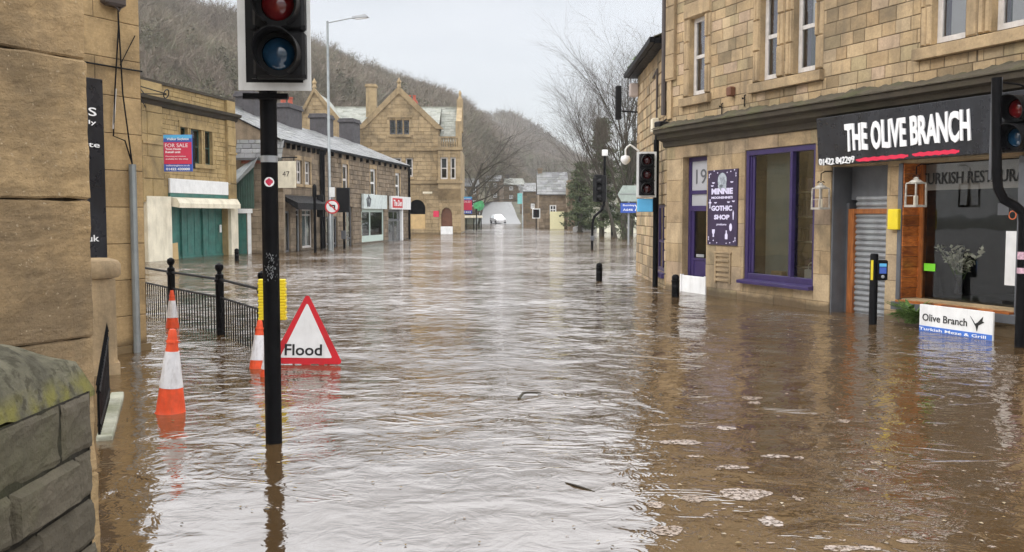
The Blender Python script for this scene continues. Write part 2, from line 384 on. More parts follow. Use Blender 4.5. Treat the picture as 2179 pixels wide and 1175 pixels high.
def glassmat(name, tint=(.75, .78, .78), boost=1.0, rough=.02):
    m = bpy.data.materials.new(name); m.use_nodes = True; t = m.node_tree; t.nodes.clear(); N = t.nodes.new; L = t.links.new
    o = N('ShaderNodeOutputMaterial'); tr = N('ShaderNodeBsdfTransparent'); tr.inputs[0].default_value = (*tint, 1)
    g = N('ShaderNodeBsdfGlossy'); g.inputs['Roughness'].default_value = rough; g.inputs[0].default_value = (.9, .92, .93, 1)
    tcn = N('ShaderNodeTexCoord'); nn = N('ShaderNodeTexNoise'); nn.inputs['Scale'].default_value = 1.3; L(tcn.outputs['Object'], nn.inputs['Vector'])
    bp = N('ShaderNodeBump'); bp.inputs['Strength'].default_value = .12; bp.inputs['Distance'].default_value = .02; L(nn.outputs[0], bp.inputs['Height']); L(bp.outputs[0], g.inputs['Normal'])
    fr = N('ShaderNodeFresnel'); fr.inputs[0].default_value = 1.5
    mm = N('ShaderNodeMath'); mm.operation = 'MULTIPLY'; mm.use_clamp = True; mm.inputs[1].default_value = boost; L(fr.outputs[0], mm.inputs[0])
    mx = N('ShaderNodeMixShader'); L(mm.outputs[0], mx.inputs[0]); L(tr.outputs[0], mx.inputs[1]); L(g.outputs[0], mx.inputs[2]); L(mx.outputs[0], o.inputs[0])
    return m
M['glass'] = glassmat('window glass', boost=1.6)
M['glassu'] = glassmat('upper window glass', (.85, .86, .86), 3.2)
M['glassd'] = glassmat('dark window glass', (.55, .6, .58), 1.5)
M['glassb'] = glassmat('bluish glass', (.55, .62, .75), 1.8)
def tonemat(name, cols, rough=.7, trans=0, var=.3, vs=1.0):
    m, t, p, N, L = newmat(name); setp(p, rough, 0, .25)
    a = N('ShaderNodeAttribute'); a.attribute_name = 'tone'
    r = N('ShaderNodeValToRGB'); L(a.outputs['Fac'], r.inputs[0]); el = r.color_ramp.elements
    el[0].position = 0; el[0].color = (*cols[0], 1); el[1].position = 1; el[1].color = (*cols[-1], 1)
    for i, c in enumerate(cols[1:-1]): q = el.new((i+1)/(len(cols)-1)); q.color = (*c, 1)
    tcn = N('ShaderNodeTexCoord')
    c = mul(N, L, r.outputs[0], rng(N, L, noise(N, L, tcn.outputs['Object'], vs, 4), .3, .7, 1-var, 1+var))
    L(c, p.inputs['Base Color']); return m
M['leaf'] = tonemat('evergreen leaves', [(.035, .05, .022), (.06, .08, .035), (.085, .105, .05), (.13, .135, .075)])
M['fern'] = tonemat('bright leaves', [(.05, .10, .02), (.10, .17, .04), (.16, .24, .07)])
M['flower'] = tonemat('white blossom', [(.5, .52, .40), (.75, .76, .65)])
M['twig'] = tonemat('bare twigs', [(.045, .036, .028), (.075, .058, .045), (.10, .08, .06)])
M['wood_far'] = tonemat('winter woodland', [(.10, .098, .056), (.15, .12, .085), (.20, .158, .122), (.155, .138, .092), (.215, .168, .135), (.125, .135, .07)], var=.25, vs=.03)
# ================================================================== SETTING
def structure(o): o['kind'] = 'structure'; return o
def plane_mesh(name, xs, ys, mat, zf=lambda x, y: 0):
    m = MB(); nx, ny = len(xs), len(ys)
    m.v = [(x, y, zf(x, y)) for y in ys for x in xs]
    m.f = [(j*nx+i, j*nx+i+1, (j+1)*nx+i+1, (j+1)*nx+i) for j in range(ny-1) for i in range(nx-1)]
    m.t = [.5]*len(m.f); m.mi = [0]*len(m.f)
    return structure(m.build(name, mat, smooth='all'))
# --- flood water
def watermat():
    # unresolved chop: slopes added straight to the normal, growing away from the sheltered kerb
    m, t, p, N, L = newmat('brown flood water'); setp(p, .045, 0, .5); p.inputs['IOR'].default_value = WATER_IOR
    tcn = N('ShaderNodeTexCoord'); v = tcn.outputs['Object']
    def mapn(sx, sy, rot, scale, det=2, rgh=.5, dist=0):
        mp = N('ShaderNodeMapping'); mp.inputs['Scale'].default_value = (sx, sy, 1); mp.inputs['Rotation'].default_value = (0, 0, R(rot)); L(v, mp.inputs[0])
        return noise(N, L, mp.outputs[0], scale, det, rgh, dist)
    def mth(op, a, b):
        k = N('ShaderNodeMath'); k.operation = op
        for i, q in ((0, a), (1, b)):
            if isinstance(q, (int, float)): k.inputs[i].default_value = q
            else: L(q, k.inputs[i])
        return k.outputs[0]
    calm = rng(N, L, mapn(1, 1, 0, .22, 2), .38, .62, .35, 1.15)          # patches of rougher and calmer water
    sx = N('ShaderNodeSeparateXYZ'); L(v, sx.inputs[0])
    near = rng(N, L, sx.outputs[1], 3.5, 20, .13, 1.6)                   # calmer in the shallow part by the kerb
    far = rng(N, L, sx.outputs[1], 98, 112, 1.0, .16)                     # sheltered beyond the junction
    n1 = mapn(.95, 1.1, 14, 1.6, 2, .5, .8); n2 = mapn(1, 1.1, -18, 4.8, 3, .6, 1.0); n3 = mapn(.8, 1.2, 5, 13, 2, .5)
    r = mth('ABSOLUTE', mth('SUBTRACT', mapn(.55, 1.0, 14, 1.5, 3, .6, 1.3), .5), 0)      # sharp little crests
    crest = mth('MULTIPLY', rng(N, L, r, 0, .035, 1, 0), rng(N, L, mapn(.6, 1, 20, 1.1, 3, .6), .50, .62, 0, 1))
    h = mth('ADD', mth('ADD', mth('MULTIPLY', n1, .075), mth('MULTIPLY', n2, .030)), mth('ADD', mth('MULTIPLY', n3, .0055), mth('MULTIPLY', crest, .016)))
    h = mth('MULTIPLY', mth('MULTIPLY', mth('MULTIPLY', h, calm), near), far)
    bp = N('ShaderNodeBump'); bp.inputs['Strength'].default_value = 1; bp.inputs['Distance'].default_value = 1; L(h, bp.inputs['Height'])
    def vec(op, a, b):
        k = N('ShaderNodeVectorMath'); k.operation = op; L(a, k.inputs[0])
        if isinstance(b, tuple): k.inputs[1].default_value = b
        elif op == 'SCALE': L(b, k.inputs['Scale'])
        else: L(b, k.inputs[1])
        return k.outputs[0]
    def slopes(scale, sx_, sy_, amp, det=1):
        mp = N('ShaderNodeMapping'); mp.inputs['Scale'].default_value = (sx_, sy_, 1); L(v, mp.inputs[0]); n = N('ShaderNodeTexNoise'); n.inputs['Scale'].default_value = scale; n.inputs['Detail'].default_value = det; L(mp.outputs[0], n.inputs['Vector'])
        return vec('MULTIPLY', vec('SUBTRACT', n.outputs['Color'], (.5, .5, .5)), (amp*.8, amp, 0))
    sl = vec('ADD', vec('ADD', slopes(1.3, .7, 1, .48), slopes(5, .85, 1, .62)), vec('ADD', slopes(.25, .7, 1, .22), slopes(17, 1, 1, .30)))
    grow_ = rng(N, L, sx.outputs[1], 5, 22, .14, 1.1)
    sl = vec('SCALE', sl, mth('MULTIPLY', mth('MULTIPLY', grow_, far), calm))
    nz = vec('NORMALIZE', vec('ADD', bp.outputs[0], sl), (0, 0, 0)) if False else None
    nn_ = N('ShaderNodeVectorMath'); nn_.operation = 'NORMALIZE'; L(vec('ADD', bp.outputs[0], sl), nn_.inputs[0]); L(nn_.outputs[0], p.inputs['Normal'])
    c = mixc(N, L, rng(N, L, mapn(1, 1, 0, .5, 4), .35, .65, 0, 1), (.078, .046, .019), (.100, .062, .029))
    sp = mapn(1, 1, 0, 24, 2)                                             # specks of foam and leaf litter
    c = mixc(N, L, rng(N, L, sp, .74, .78, 0, .55), c, (.42, .34, .25))
    L(c, p.inputs['Base Color']); L(rng(N, L, sx.outputs[1], 6, 24, .05, .09), p.inputs['Roughness'])
    return m
WATER_IOR = 3.7
ys = [-6+.5*i for i in range(60)]+[24+2*i for i in range(45)]+[114+6*i for i in range(16)]
xs = [-90, -60, -40, -25]+[-20+1*i for i in range(41)]+[25, 40, 60, 90]
plane_mesh('flood_water', xs, ys, watermat())
GM = pm('wet earth', (.08, .075, .045), .9, var=.4, vs=.02, bst=0)
plane_mesh('ground', [-2500, -600, 0, 600, 2500], [-40, 0, 400, 1200, 4000], GM, lambda x, y: -.9)
# --- wooded hillsides
HILLM = tonemat('leaf litter slope', [(.10, .088, .055), (.13, .105, .07), (.11, .105, .05)], var=.45, vs=.03)
def hnoise(x, y): return math.sin(x*.031+1.3)*math.cos(y*.023)*3+math.sin(x*.083+y*.05)*1.6
def hillside(name, crest, foot, nu, ntree, hts, seed, gfun, dv):
    rr = np.random.RandomState(seed)
    cr = [pos(u, v+dv, Y) for u, v, Y in crest]; fo = [Vector(((u-1089.5)/FPX*Y, Y, z)) for u, Y, z in foot]
    def samp(P, s):
        k = s*(len(P)-1); i = min(int(k), len(P)-2); return P[i].lerp(P[i+1], k-i)
    def pt(s, t):
        a, b = samp(fo, s), samp(cr, s); q = a.lerp(b, t); q.z = a.z+(b.z-a.z)*(t**.85) + hnoise(q.x, q.y)*math.sin(t*math.pi)*.8
        return q
    m = MB(); nt_ = 26
    for j in range(nt_+3):
        for i in range(nu):
            s = i/(nu-1)
            if j <= nt_: q = pt(s, j/nt_)
            else:
                q = pt(s, 1); q = Vector((q.x*1.1, q.y+60*(j-nt_), q.z-14*(j-nt_)))
            m.v.append(tuple(q))
    for j in range(nt_+2):
        for i in range(nu-1):
            m.f.append((j*nu+i, j*nu+i+1, (j+1)*nu+i+1, (j+1)*nu+i)); m.t.append(rr.rand()); m.mi.append(0)
    structure(m.build(name, HILLM, smooth='all'))
    T = []
    for _ in range(ntree):
        s = rr.rand(); t = rr.rand()**.8
        if rr.rand() < .12: t = 1-rr.rand()*.04
        q = pt(s, t); T.append((q.x, q.y, q.z-.5, rr.uniform(*hts), gfun(s, t, q, rr)))
    return T
def bare_proto(rr, n, wid):
    """unit-height leafless tree: thin triangles"""
    tris = []
    def tri(a, b, wd):
        d = b-a; s = np.cross(d, rr.normal(size=3)); s = s/np.linalg.norm(s)*wd
        tris.append((a-s, a+s, b))
    tri(np.zeros(3), np.array([rr.normal()*.03, rr.normal()*.03, .8]), .018); 
    for k in range(7):
        z = rr.uniform(.2, .55); an = rr.uniform(0, 6.28); el = rr.uniform(.6, 1.3); l = rr.uniform(.3, .5)
        a = np.array([0, 0, z]); b = a+l*np.array([math.cos(an)*math.cos(el), math.sin(an)*math.cos(el), math.sin(el)]); tri(a, b, .010)
        for q in range(n//7):
            f = rr.uniform(.2, 1); c = a+(b-a)*f; an2 = an+rr.normal()*.9; el2 = rr.uniform(.1, 1.4); l2 = rr.uniform(.10, .26)
            d = np.array([math.cos(an2)*math.cos(el2), math.sin(an2)*math.cos(el2), math.sin(el2)]); tri(c, c+l2*d, wid)
    return np.array(tris)
def ever_proto(rr, n):
    tris = []
    for k in range(n):
        z = rr.rand(); r = .22*(1-z*.8)*math.sqrt(rr.rand())+.02; an = rr.uniform(0, 6.28)
        c = np.array([r*math.cos(an), r*math.sin(an), .12+.85*z]); a, b = rr.normal(size=3)*.028, rr.normal(size=3)*.028
        tris.append((c, c+a, c+b))
    return np.array(tris)
def woodland(name, T, wid, seed, n=84):
    rr = np.random.RandomState(seed); P = [bare_proto(rr, n, wid) for _ in range(7)]; E = [ever_proto(rr, 260) for _ in range(3)]
    V = []; tn = []
    for x_, y_, z_, h, g in T:
        ev = g > 1.5; p = (E if ev else P)[rr.randint(3 if ev else 7)]
        a = rr.uniform(0, 6.28); ca, sa = math.cos(a), math.sin(a); k = rr.uniform(.8, 1.25)
        q = p.reshape(-1, 3)*h; w_ = np.empty_like(q); w_[:, 0] = (q[:, 0]*ca-q[:, 1]*sa)*k+x_; w_[:, 1] = (q[:, 0]*sa+q[:, 1]*ca)*k+y_; w_[:, 2] = q[:, 2]+z_
        V.append(w_); g2 = g-2 if ev else g
        tn.append(np.clip(np.full(len(p), g2)+rr.uniform(-.08, .08, len(p)), 0, 1))
    V = np.concatenate(V); tn = np.concatenate(tn); nf = len(tn)
    me = bpy.data.meshes.new(name); me.vertices.add(len(V)); me.vertices.foreach_set('co', V.astype(np.float32).ravel())
    me.loops.add(len(V)); me.loops.foreach_set('vertex_index', np.arange(len(V), dtype=np.int32))
    me.polygons.add(nf); me.polygons.foreach_set('loop_start', np.arange(nf, dtype=np.int32)*3)
    me.update(calc_edges=True); me.materials.append(M['wood_far'])
    at = me.attributes.new('tone', 'FLOAT', 'FACE'); at.data.foreach_set('value', tn.astype(np.float32))
    o = bpy.data.objects.new(name, me); COL.objects.link(o); o['kind'] = 'stuff'; return o
def gA(s, t, q, rr):
    k = math.sin(q.x*.021+q.z*.05)+math.cos(q.y*.03+q.x*.013)+.5*math.sin(q.x*.09)
    if t < .45 and rr.rand() < .35-.5*t: return 2.0+rr.rand()*.1 if rr.rand() < .2 else .95
    return min(.9, max(.15, .5+.2*k+rr.normal()*.07))
def gB(s, t, q, rr):
    k = math.sin(q.x*.02+q.z*.04)+math.cos(q.y*.03)
    if t < .3 and rr.rand() < .3: return .97
    return min(.85, max(.25, .6+.16*k+rr.normal()*.08))
crA = [(-900,-330,255),(-300,-220,258),(0,-140,260),(280,-42,262),(420,22,270),(560,58,285),(660,102,300),(750,137,330),(840,170,360),(920,192,390),(985,216,430),(1050,262,470),(1110,345,500),(1190,445,520)]
ftA = [(-900,95,2),(-300,98,2),(0,100,2),(280,104,2),(420,106,2),(560,110,2),(660,116,2),(750,124,2),(840,134,2.5),(920,146,3),(985,168,3.5),(1050,235,5),(1110,330,6),(1190,450,7)]
TA = hillside('hillside', crA, ftA, 70, 8500, (6.5, 10.5), 3, gA, 28)
crB = [(820,285,820),(900,252,820),(985,236,800),(1060,236,780),(1100,240,770),(1150,273,760),(1200,308,740),(1235,335,720),(1300,352,700),(1400,362,700),(1800,330,700),(2500,260,700)]
ftB = [(820,500,6),(900,500,6),(985,490,6),(1060,480,6),(1100,470,6),(1150,460,6),(1200,450,6),(1235,440,6),(1300,430,6),(1400,420,6),(1800,400,6),(2500,380,6)]
TB = hillside('far_hillside', crB, ftB, 50, 3600, (9, 14), 5, gB, 26)
woodland('woodland', TA, .0034, 11, 140)
woodland('far_woodland', TB, .008, 12, 84)
# --- wet road climbing out of the flood
def roadmat():
    m, t, p, N, L = newmat('wet road'); setp(p, .5, 0, .4)
    tcn = N('ShaderNodeTexCoord'); c = mixc(N, L, noise(N, L, tcn.outputs['Object'], .6, 4), (.19, .19, .185), (.27, .27, .265)); L(c, p.inputs['Base Color'])
    bump(N, L, p, noise(N, L, tcn.outputs['Object'], 3, 3), .1, .01); return m
m = MB(); prev = None
rd = [(150,-6.3,1.2,-.35),(165,-6.6,1.6,.02),(185,-7.0,1.0,1.2),(205,-7.2,0.6,2.6),(232,-7.0,-.2,4.7),(260,-6.5,.5,5.2)]
for a, b in zip(rd, rd[1:]):
    m.quad((a[1],a[0],a[3]),(a[2],a[0],a[3]),(b[2],b[0],b[3]),(b[1],b[0],b[3]))
structure(m.build('road', roadmat()))
EM = tonemat('verge', [(.07, .065, .035), (.10, .09, .05)], var=.4, vs=.2)
for s_, nm in ((1, 'verge'), (-1, 'verge')):                                   # banks either side of the road
    m = MB()
    for a, b in zip(rd, rd[1:]):
        xa, xb = (a[2]+.02, b[2]+.02) if s_ > 0 else (a[1]-.02, b[1]-.02)
        for w0, w1, h0, h1 in ((0, 2, 0, .15), (2, 14, .15, 1.6), (14, 60, 1.6, 3)):
            p4 = [(xa+s_*w0, a[0], a[3]+h0), (xa+s_*w1, a[0], a[3]+h1), (xb+s_*w1, b[0], b[3]+h1), (xb+s_*w0, b[0], b[3]+h0)]
            m.quad(*p4)
    structure(m.build(nm, EM))
# ================================================================== BUILDING PIECES
def window(parent, h, y, fm, gm=None, fw=.06, vb=(), hb=(.5,), sill=None, surround=None, curtain=None, name='window', dep=.05, sillmat=None, arch=0, cur_y=.12):
    """frame with bars in an opening; sub-parts pane, sill, surround, curtain"""
    a, b, c, d = h
    m = MB(); y1 = y+dep
    m.box(a, a+fw, y, y1, c, d); m.box(b-fw, b, y, y1, c, d); m.box(a+fw, b-fw, y, y1, d-fw, d); m.box(a+fw, b-fw, y, y1, c, c+fw*1.2)
    for k in vb:
        x = a+(b-a)*k; m.box(x-fw*.4, x+fw*.4, y+.003, y1-.003, c+fw*1.2, d-fw)
    for k in hb:
        z = c+(d-c)*k; m.box(a+fw, b-fw, y+.006, y1-.006, z-fw*.4, z+fw*.4)
    w_ = m.build(name, fm, parent)
    g = MB(); g.quad((a+fw*.5, y+dep*.5, c+fw*.5), (b-fw*.5, y+dep*.5, c+fw*.5), (b-fw*.5, y+dep*.5, d-fw*.5), (a+fw*.5, y+dep*.5, d-fw*.5))
    g.build('pane', gm or M['glass'], w_)
    if sill:
        s = MB(); ex, pr, hh = sill; s.sweep([(-pr, c-hh), (y+.02, c-hh), (y+.02, c+.01), (-pr, c-.03)], a-ex, b+ex)
        s.build('sill', sillmat or M['stone_trim'], w_)
    if surround:
        s = MB(); wj, lh, pr = surround
        s.box(a-wj, a, -pr, .02, c, d); s.box(b, b+wj, -pr, .02, c, d); s.box(a-wj-.03, b+wj+.03, -pr-.002, .02, d, d+lh)
        s.build('surround', M['stone_trim'], w_)
    if curtain:
        s = MB(); ca, cb, cc, cdd, cm = curtain; n = 10; X0 = a+(b-a)*ca; X1 = a+(b-a)*cb; Z0 = c+(d-c)*cc; Z1 = c+(d-c)*cdd
        for i in range(n):
            p0 = X0+(X1-X0)*i/n; p1 = X0+(X1-X0)*(i+1)/n; ya = y+cur_y+.02*(i % 2); yb = y+cur_y+.02*((i+1) % 2)
            s.quad((p0, ya, Z0), (p1, yb, Z0), (p1, yb, Z1), (p0, ya, Z1))
        s.build('curtain', cm, w_)
    return w_
def slope(m, x0, x1, y0, z0, y1, z1, ch=.28, wr=(.25, .5), relief=.02):
    Lg = math.hypot(y1-y0, z1-z0); dy, dz = (y1-y0)/Lg, (z1-z0)/Lg
    old = m.M; Mx = Matrix(((1, 0, 0, x0), (0, dz, dy, y0), (0, -dy, dz, z0), (0, 0, 0, 1)))
    m.M = Mx if old is None else old @ Mx
    m.masonry(0, x1-x0, 0, Lg, (), ch, wr, 0, .006, relief, (.12, 1)); m.M = old
    m.add([(x0, y0, z0-.08), (x1, y0, z0-.08), (x1, y0, z0), (x0, y0, z0)], [(0, 1, 2, 3)], .2)
def body(m, x0, x1, y1, z0, z1, t=.5, front=.0):
    """ends and back of a building whose front wall stands at y=0"""
    m.quad((x0, front, z0), (x0, front, z1), (x0, y1, z1), (x0, y1, z0), t); m.quad((x1, front, z0), (x1, y1, z0), (x1, y1, z1), (x1, front, z1), t)
    m.quad((x0, y1, z0), (x0, y1, z1), (x1, y1, z1), (x1, y1, z0), t)
    m.quad((x0, front, z1), (x1, front, z1), (x1, y1, z1), (x0, y1, z1), t)
def chimney(parent, x, y, z0, z1, w=.8, d=.6, mat=None, pots=0, potmat=None, name='chimney'):
    m = MB(); m.box(x-w/2, x+w/2, y-d/2, y+d/2, z0, z1-.25); m.box(x-w/2-.08, x+w/2+.08, y-d/2-.08, y+d/2+.08, z1-.25, z1-.12); m.box(x-w/2-.03, x+w/2+.03, y-d/2-.03, y+d/2+.03, z1-.12, z1)
    c = m.build(name, mat or M['render_dark'], parent, bevel=.02)
    for i in range(pots):
        q = MB(); px_ = x-w/2+w*(i+.5)/pots; q.lathe([(.13, 0), (.12, .35), (.15, .38), (.15, .45), (.10, .45)], 10, (px_, y, z1-.002)); q.build('chimney_pot', potmat or M['redpot'], c, smooth=True)
    return c
def pipe(parent, pts, r, mat, name='downpipe', n=8): 
    m = MB(); m.tube(pts, r, n); return m.build(name, mat, parent, smooth=True)

# ================================================================== CORNER BUILDING ON THE RIGHT
RF = Fr((3.318, 20.19), (.371, -.9285)); NB = 13.0; ZB = -.7
rb = frthing('stone_building', 'long two-storey sandstone corner building with purple shopfront and mossy cornice', 'building', RF)
door = RF.rect(1452, 1503, 333, 640); door = (door[0], door[1], ZB, door[3])
pwin = RF.rect(1584, 1733, 313, 602)
rdoor = RF.rect(1767, 1885, 352, 690); rdoor = (rdoor[0], rdoor[1], ZB, rdoor[3])
rwin = RF.rect(1914, 2172, 340, 648)
zc0, zc1 = 3.18, 3.42
u1 = RF.rect(1467, 1501, 35, 206)
u2 = RF.rect(1618, 1655, -20, 167); u3 = RF.rect(1689, 1736, -20, 156)
u4 = RF.rect(1984, 2056, -60, 84); u5 = RF.rect(2112, 2190, -90, 60)
ztop = u1[3]; zs = (u1[2]+u2[2]+u4[2])/3
ups = [(q[0], q[1], zs, ztop) for q in (u1, u2, u3, u4, u5)]
ups.append((ups[4][1]+2.0, ups[4][1]+2.9, zs, ztop))
holes_lo = [door, pwin, rdoor, rwin]
RH = 8.2
m = MB()
# big ashlar below the cornice
m.masonry(0, NB, ZB, zc0+.05, holes_lo, ch=.42, wr=(.7, 1.25), joint=.006, relief=.006, tone=(.3, .95))
for hl in holes_lo[:1]: m.reveal(hl, dep=.22, room=1.8)
m.reveal(pwin, dep=.16, room=2.2)
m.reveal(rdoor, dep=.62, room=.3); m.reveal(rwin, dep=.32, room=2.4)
w_lo = m.build('ground_floor_wall', [M['stone_lo'], M['room']], rb)
m = MB()
big = [(a-.20, b+.20, c-.2, d+.32) for a, b, c, d in ups]
m.masonry(0, NB, zc1+.04, RH, big, ch=.21, wr=(.24, .46), joint=.010, relief=.008, tone=(.12, 1))
for hl in ups: m.reveal(hl, dep=.20, room=1.4)
body(m, 0, NB, 8, ZB, RH, .5, front=.0)
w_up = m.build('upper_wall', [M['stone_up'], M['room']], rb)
for a, b, c, d in ups:   # dressed stone surrounds, a little proud of the coursed walling
    m = MB(); m.masonry(a-.20, a, c, d, (), .55, (.2, .2), y=0, relief=.03, joint=.004, tone=(.5, 1)); m.masonry(b, b+.20, c, d, (), .55, (.2, .2), y=0, relief=.03, joint=.004, tone=(.5, 1))
    m.masonry(a-.20, b+.20, d, d+.32, (), .32, (2, 3), y=0, relief=.03, joint=.004, tone=(.5, 1))
    m.build('window_surround', M['stone_trim'], rb)
for a, b in ((ups[0][0]-.24, ups[0][1]+.24), (ups[1][0]-.24, ups[2][1]+.24), (ups[3][0]-.26, ups[4][1]+.26), (ups[5][0]-.2, ups[5][1]+.2)):
    m = MB(); m.sweep([(-.11, zs-.20), (.1, zs-.20), (.1, zs+.0), (-.11, zs-.035)], a, b); m.build('window_sill', M['stone_trim'], rb, bevel=.008)
# corner pilaster
m = MB(); m.masonry(0, .34, 4.45, RH, (), .5, (.34, .34), y=-.07, relief=.012, tone=(.3, .8)); m.box(-.002, .342, -.069, .0, 4.42, RH-.01); m.box(0.04, .20, -.05, 0, zc1+.2, 4.42)
m.build('corner_pilaster', M['stone_trim'], rb)
# cornice with weathered top
m = MB(); m.sweep([(0, zc0-.16), (-.05, zc0-.14), (-.07, zc0-.04), (-.20, zc0+.02), (-.22, zc0+.10), (-.30, zc0+.13), (-.30, zc1-.02), (0, zc1-.02)], -.10, NB)
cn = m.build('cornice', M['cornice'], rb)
m = MB()
nn = 90
for i in range(nn):
    xa, xb = -.12+(NB+.12)*i/nn, -.12+(NB+.12)*(i+1)/nn
    def hh(x, k): return .5*.025*math.sin(x*7.3+k)+.02*math.sin(x*17+2*k)+.015*math.sin(x*41)
    for k in range(4):
        def P(x, k): f = k/4; return (x, -.33+.35*f, zc1+.0+.14*f+hh(x, k)*(.4+f))
        m.quad(P(xa, k), P(xb, k), P(xb, k+1), P(xa, k+1))
    m.quad((xa, -.33, zc1-.02), (xb, -.33, zc1-.02), P(xb, 0), P(xa, 0))
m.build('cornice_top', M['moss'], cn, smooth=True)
# upper sash windows
cur = [(0, .42, 0, 1, M['curtain_p']), (0, .35, 0, 1, M['curtain_p']), (0, .30, .0, 1, M['curtain_p']), (.0, .22, 0, 1, M['curtain_p']), (0, .16, 0, 1, M['curtain_p']), None]
for i, h in enumerate(ups):
    ww_ = window(rb, h, .11, M['winwhite'], M['glassu'], .085, (), (.5,), name='sash_window', curtain=cur[i])
    m = MB(); a, b, c, d = h; x0 = a+(b-a)*(.40 if i < 3 else .24); m.quad((x0, .22, c if i > 2 else (c+d)/2-.1*(i == 1)), (b, .22, c if i > 2 else (c+d)/2-.1*(i == 1)), (b, .22, d), (x0, .22, d)); m.build('blind', M['blind_sky'], ww_)  # pale sheet behind the glass, put in to imitate reflected sky
m = MB(); m.box(-.5, NB+.3, -.3, 8, RH, RH+.14); m.build('eaves_course', M['stone_trim'], rb)
m = MB(); slope(m, -.4, NB, -.25, RH+.14, 4, RH+2.2); m.quad((-.4, 4, RH+2.2), (NB, 4, RH+2.2), (NB, 8.2, RH+.14), (-.4, 8.2, RH+.14)); m.build('roof', M['slate'], rb)
# door no. 19
a, b, c, d = door; y = .14; m = MB(); fw = .09
m.box(a, a+fw, y, y+.08, c, d); m.box(b-fw, b, y, y+.08, c, d); m.box(a+fw, b-fw, y, y+.08, d-fw, d)
z1 = RF.z(1477, 443); z2 = RF.z(1477, 428); z0 = RF.z(1477, 455); zl = RF.z(1477, 552); za = RF.z(1477, 498)
m.box(a+fw, b-fw, y, y+.08, z1-.06, z1+.05); m.box(a+fw, b-fw, y+.004, y+.076, z2-.01+.15, z2+.22)
m.box(a+fw, a+fw+.10, y+.02, y+.065, c, z1-.06); m.box(b-fw-.10, b-fw, y+.02, y+.065, c, z1-.06); m.box(a+fw+.10, b-fw-.10, y+.02, y+.065, zl-.03, zl+.02); m.box(a+fw+.1, b-fw-.1, y+.035, y+.06, c, zl-.03)
dr = m.build('door', M['purple'], rb, bevel=.006)
g = MB(); g.quad((a+fw, y+.045, zl), (b-fw, y+.045, zl), (b-fw, y+.045, z1), (a+fw, y+.045, z1)); g.build('pane', M['glassd'], dr)
g = MB(); g.quad((a+fw, y+.03, z1), (b-fw, y+.03, z1), (b-fw, y+.03, d-fw), (a+fw, y+.03, d-fw)); fl = g.build('fanlight', M['blind'], dr)
g = MB(); q = RF.rect(1479, 1501, 360, 391, y); g.text('19', q[0], q[1], q[2], q[3], y+.026, .0); g.build('number', M['grey'], dr)
g = MB(); zz = zl+.07; g.box((a+b)/2-.14, (a+b)/2+.14, y+.008, y+.02, zz-.03, zz+.03); g.build('letter_plate', M['greyl'], dr, bevel=.004)
# flood board across the doorway
m = MB(); fb = RF.rect(1444, 1505, 588, 640, -.03); m.cbox(door[0]+.02, door[1]-.02, .02, .06, ZB, fb[3], .006); m.box(door[0]-.03, door[0]+.02, .0, .07, ZB, fb[3]+.02); m.box(door[1]-.02, door[1]+.03, .0, .07, ZB, fb[3]+.02)
o = m.build('flood_board', M['whiteb']); o.location = RF.world(0, -.03); o.rotation_euler.z = RF.ang
tag(o, 'white flood board fixed across the bottom of the purple door', 'flood board')
# purple shop window
a, b, c, d = pwin; y = .02; m = MB(); zt = d
m.box(a, a+.09, y, y+.10, c, d); m.box(a+.09, a+.13, y+.03, y+.10, c, d-.1); m.box(b-.07, b, y, y+.1, c, d); m.box(a+.09, b-.07, y+.004, y+.096, d-.10, d)
xm = RF.x(1682, y); m.box(xm-.035, xm+.035, y-.004, y+.09, c+.12, d-.10); m.box(a+.09, b-.07, y+.006, y+.1, c, c+.12)
m.box(a+.13, a+.20, y+.05, y+.10, c+.12, d-.10)
pw = m.build('shop_window', M['purple'], rb, bevel=.008)
g = MB(); g.quad((a+.1, y+.07, c+.1), (b-.05, y+.07, c+.1), (b-.05, y+.07, d-.05), (a+.1, y+.07, d-.05)); g.build('pane', glassmat('shop window glass', (.62, .65, .62), 2.6), pw)
m = MB(); m.sweep([(-.12, c-.07), (.1, c-.07), (.1, c+.02), (-.12, c-.01)], a-.06, b+.02); m.build('sill', M['purple'], pw, bevel=.006)
m = MB()
for i in range(26):
    k = (b-a)*.42/26; x0 = a+.2+i*k; m.quad((x0, y+.32+.03*(i % 2), c+.1), (x0+k, y+.32+.03*((i+1) % 2), c+.1), (x0+k, y+.32+.03*((i+1) % 2), d), (x0, y+.32+.03*(i % 2), d))
m.build('curtain', M['fabric'], pw)
m = MB(); m.box(a+.01, b-.01, .2, .9, c-.03, c+.02); m.build('window_bed', M['grey'], pw)
m = MB(); x0 = a-.1      # shelving with goods seen in the right half of the window
for k in range(4): m.box(x0, b+.1, .62, .86, c+.25+.45*k, c+.28+.45*k, .5)
m.build('shelves', M['winwhite'], pw)
m = MB(); rs = random.Random(4)
for k in range(4):
    x = x0+.05
    while x < b: w_ = rs.uniform(.06, .16); m.cbox(x, x+w_, .64, .80, c+.281+.45*k, c+.30+.45*k+rs.uniform(.08, .3), .01, rs.random()); x += w_+rs.uniform(.02, .1)
m.build('stock', tonemat('shop stock', [(.05, .03, .08), (.3, .25, .2), (.12, .05, .15), (.5, .48, .45)]), pw)
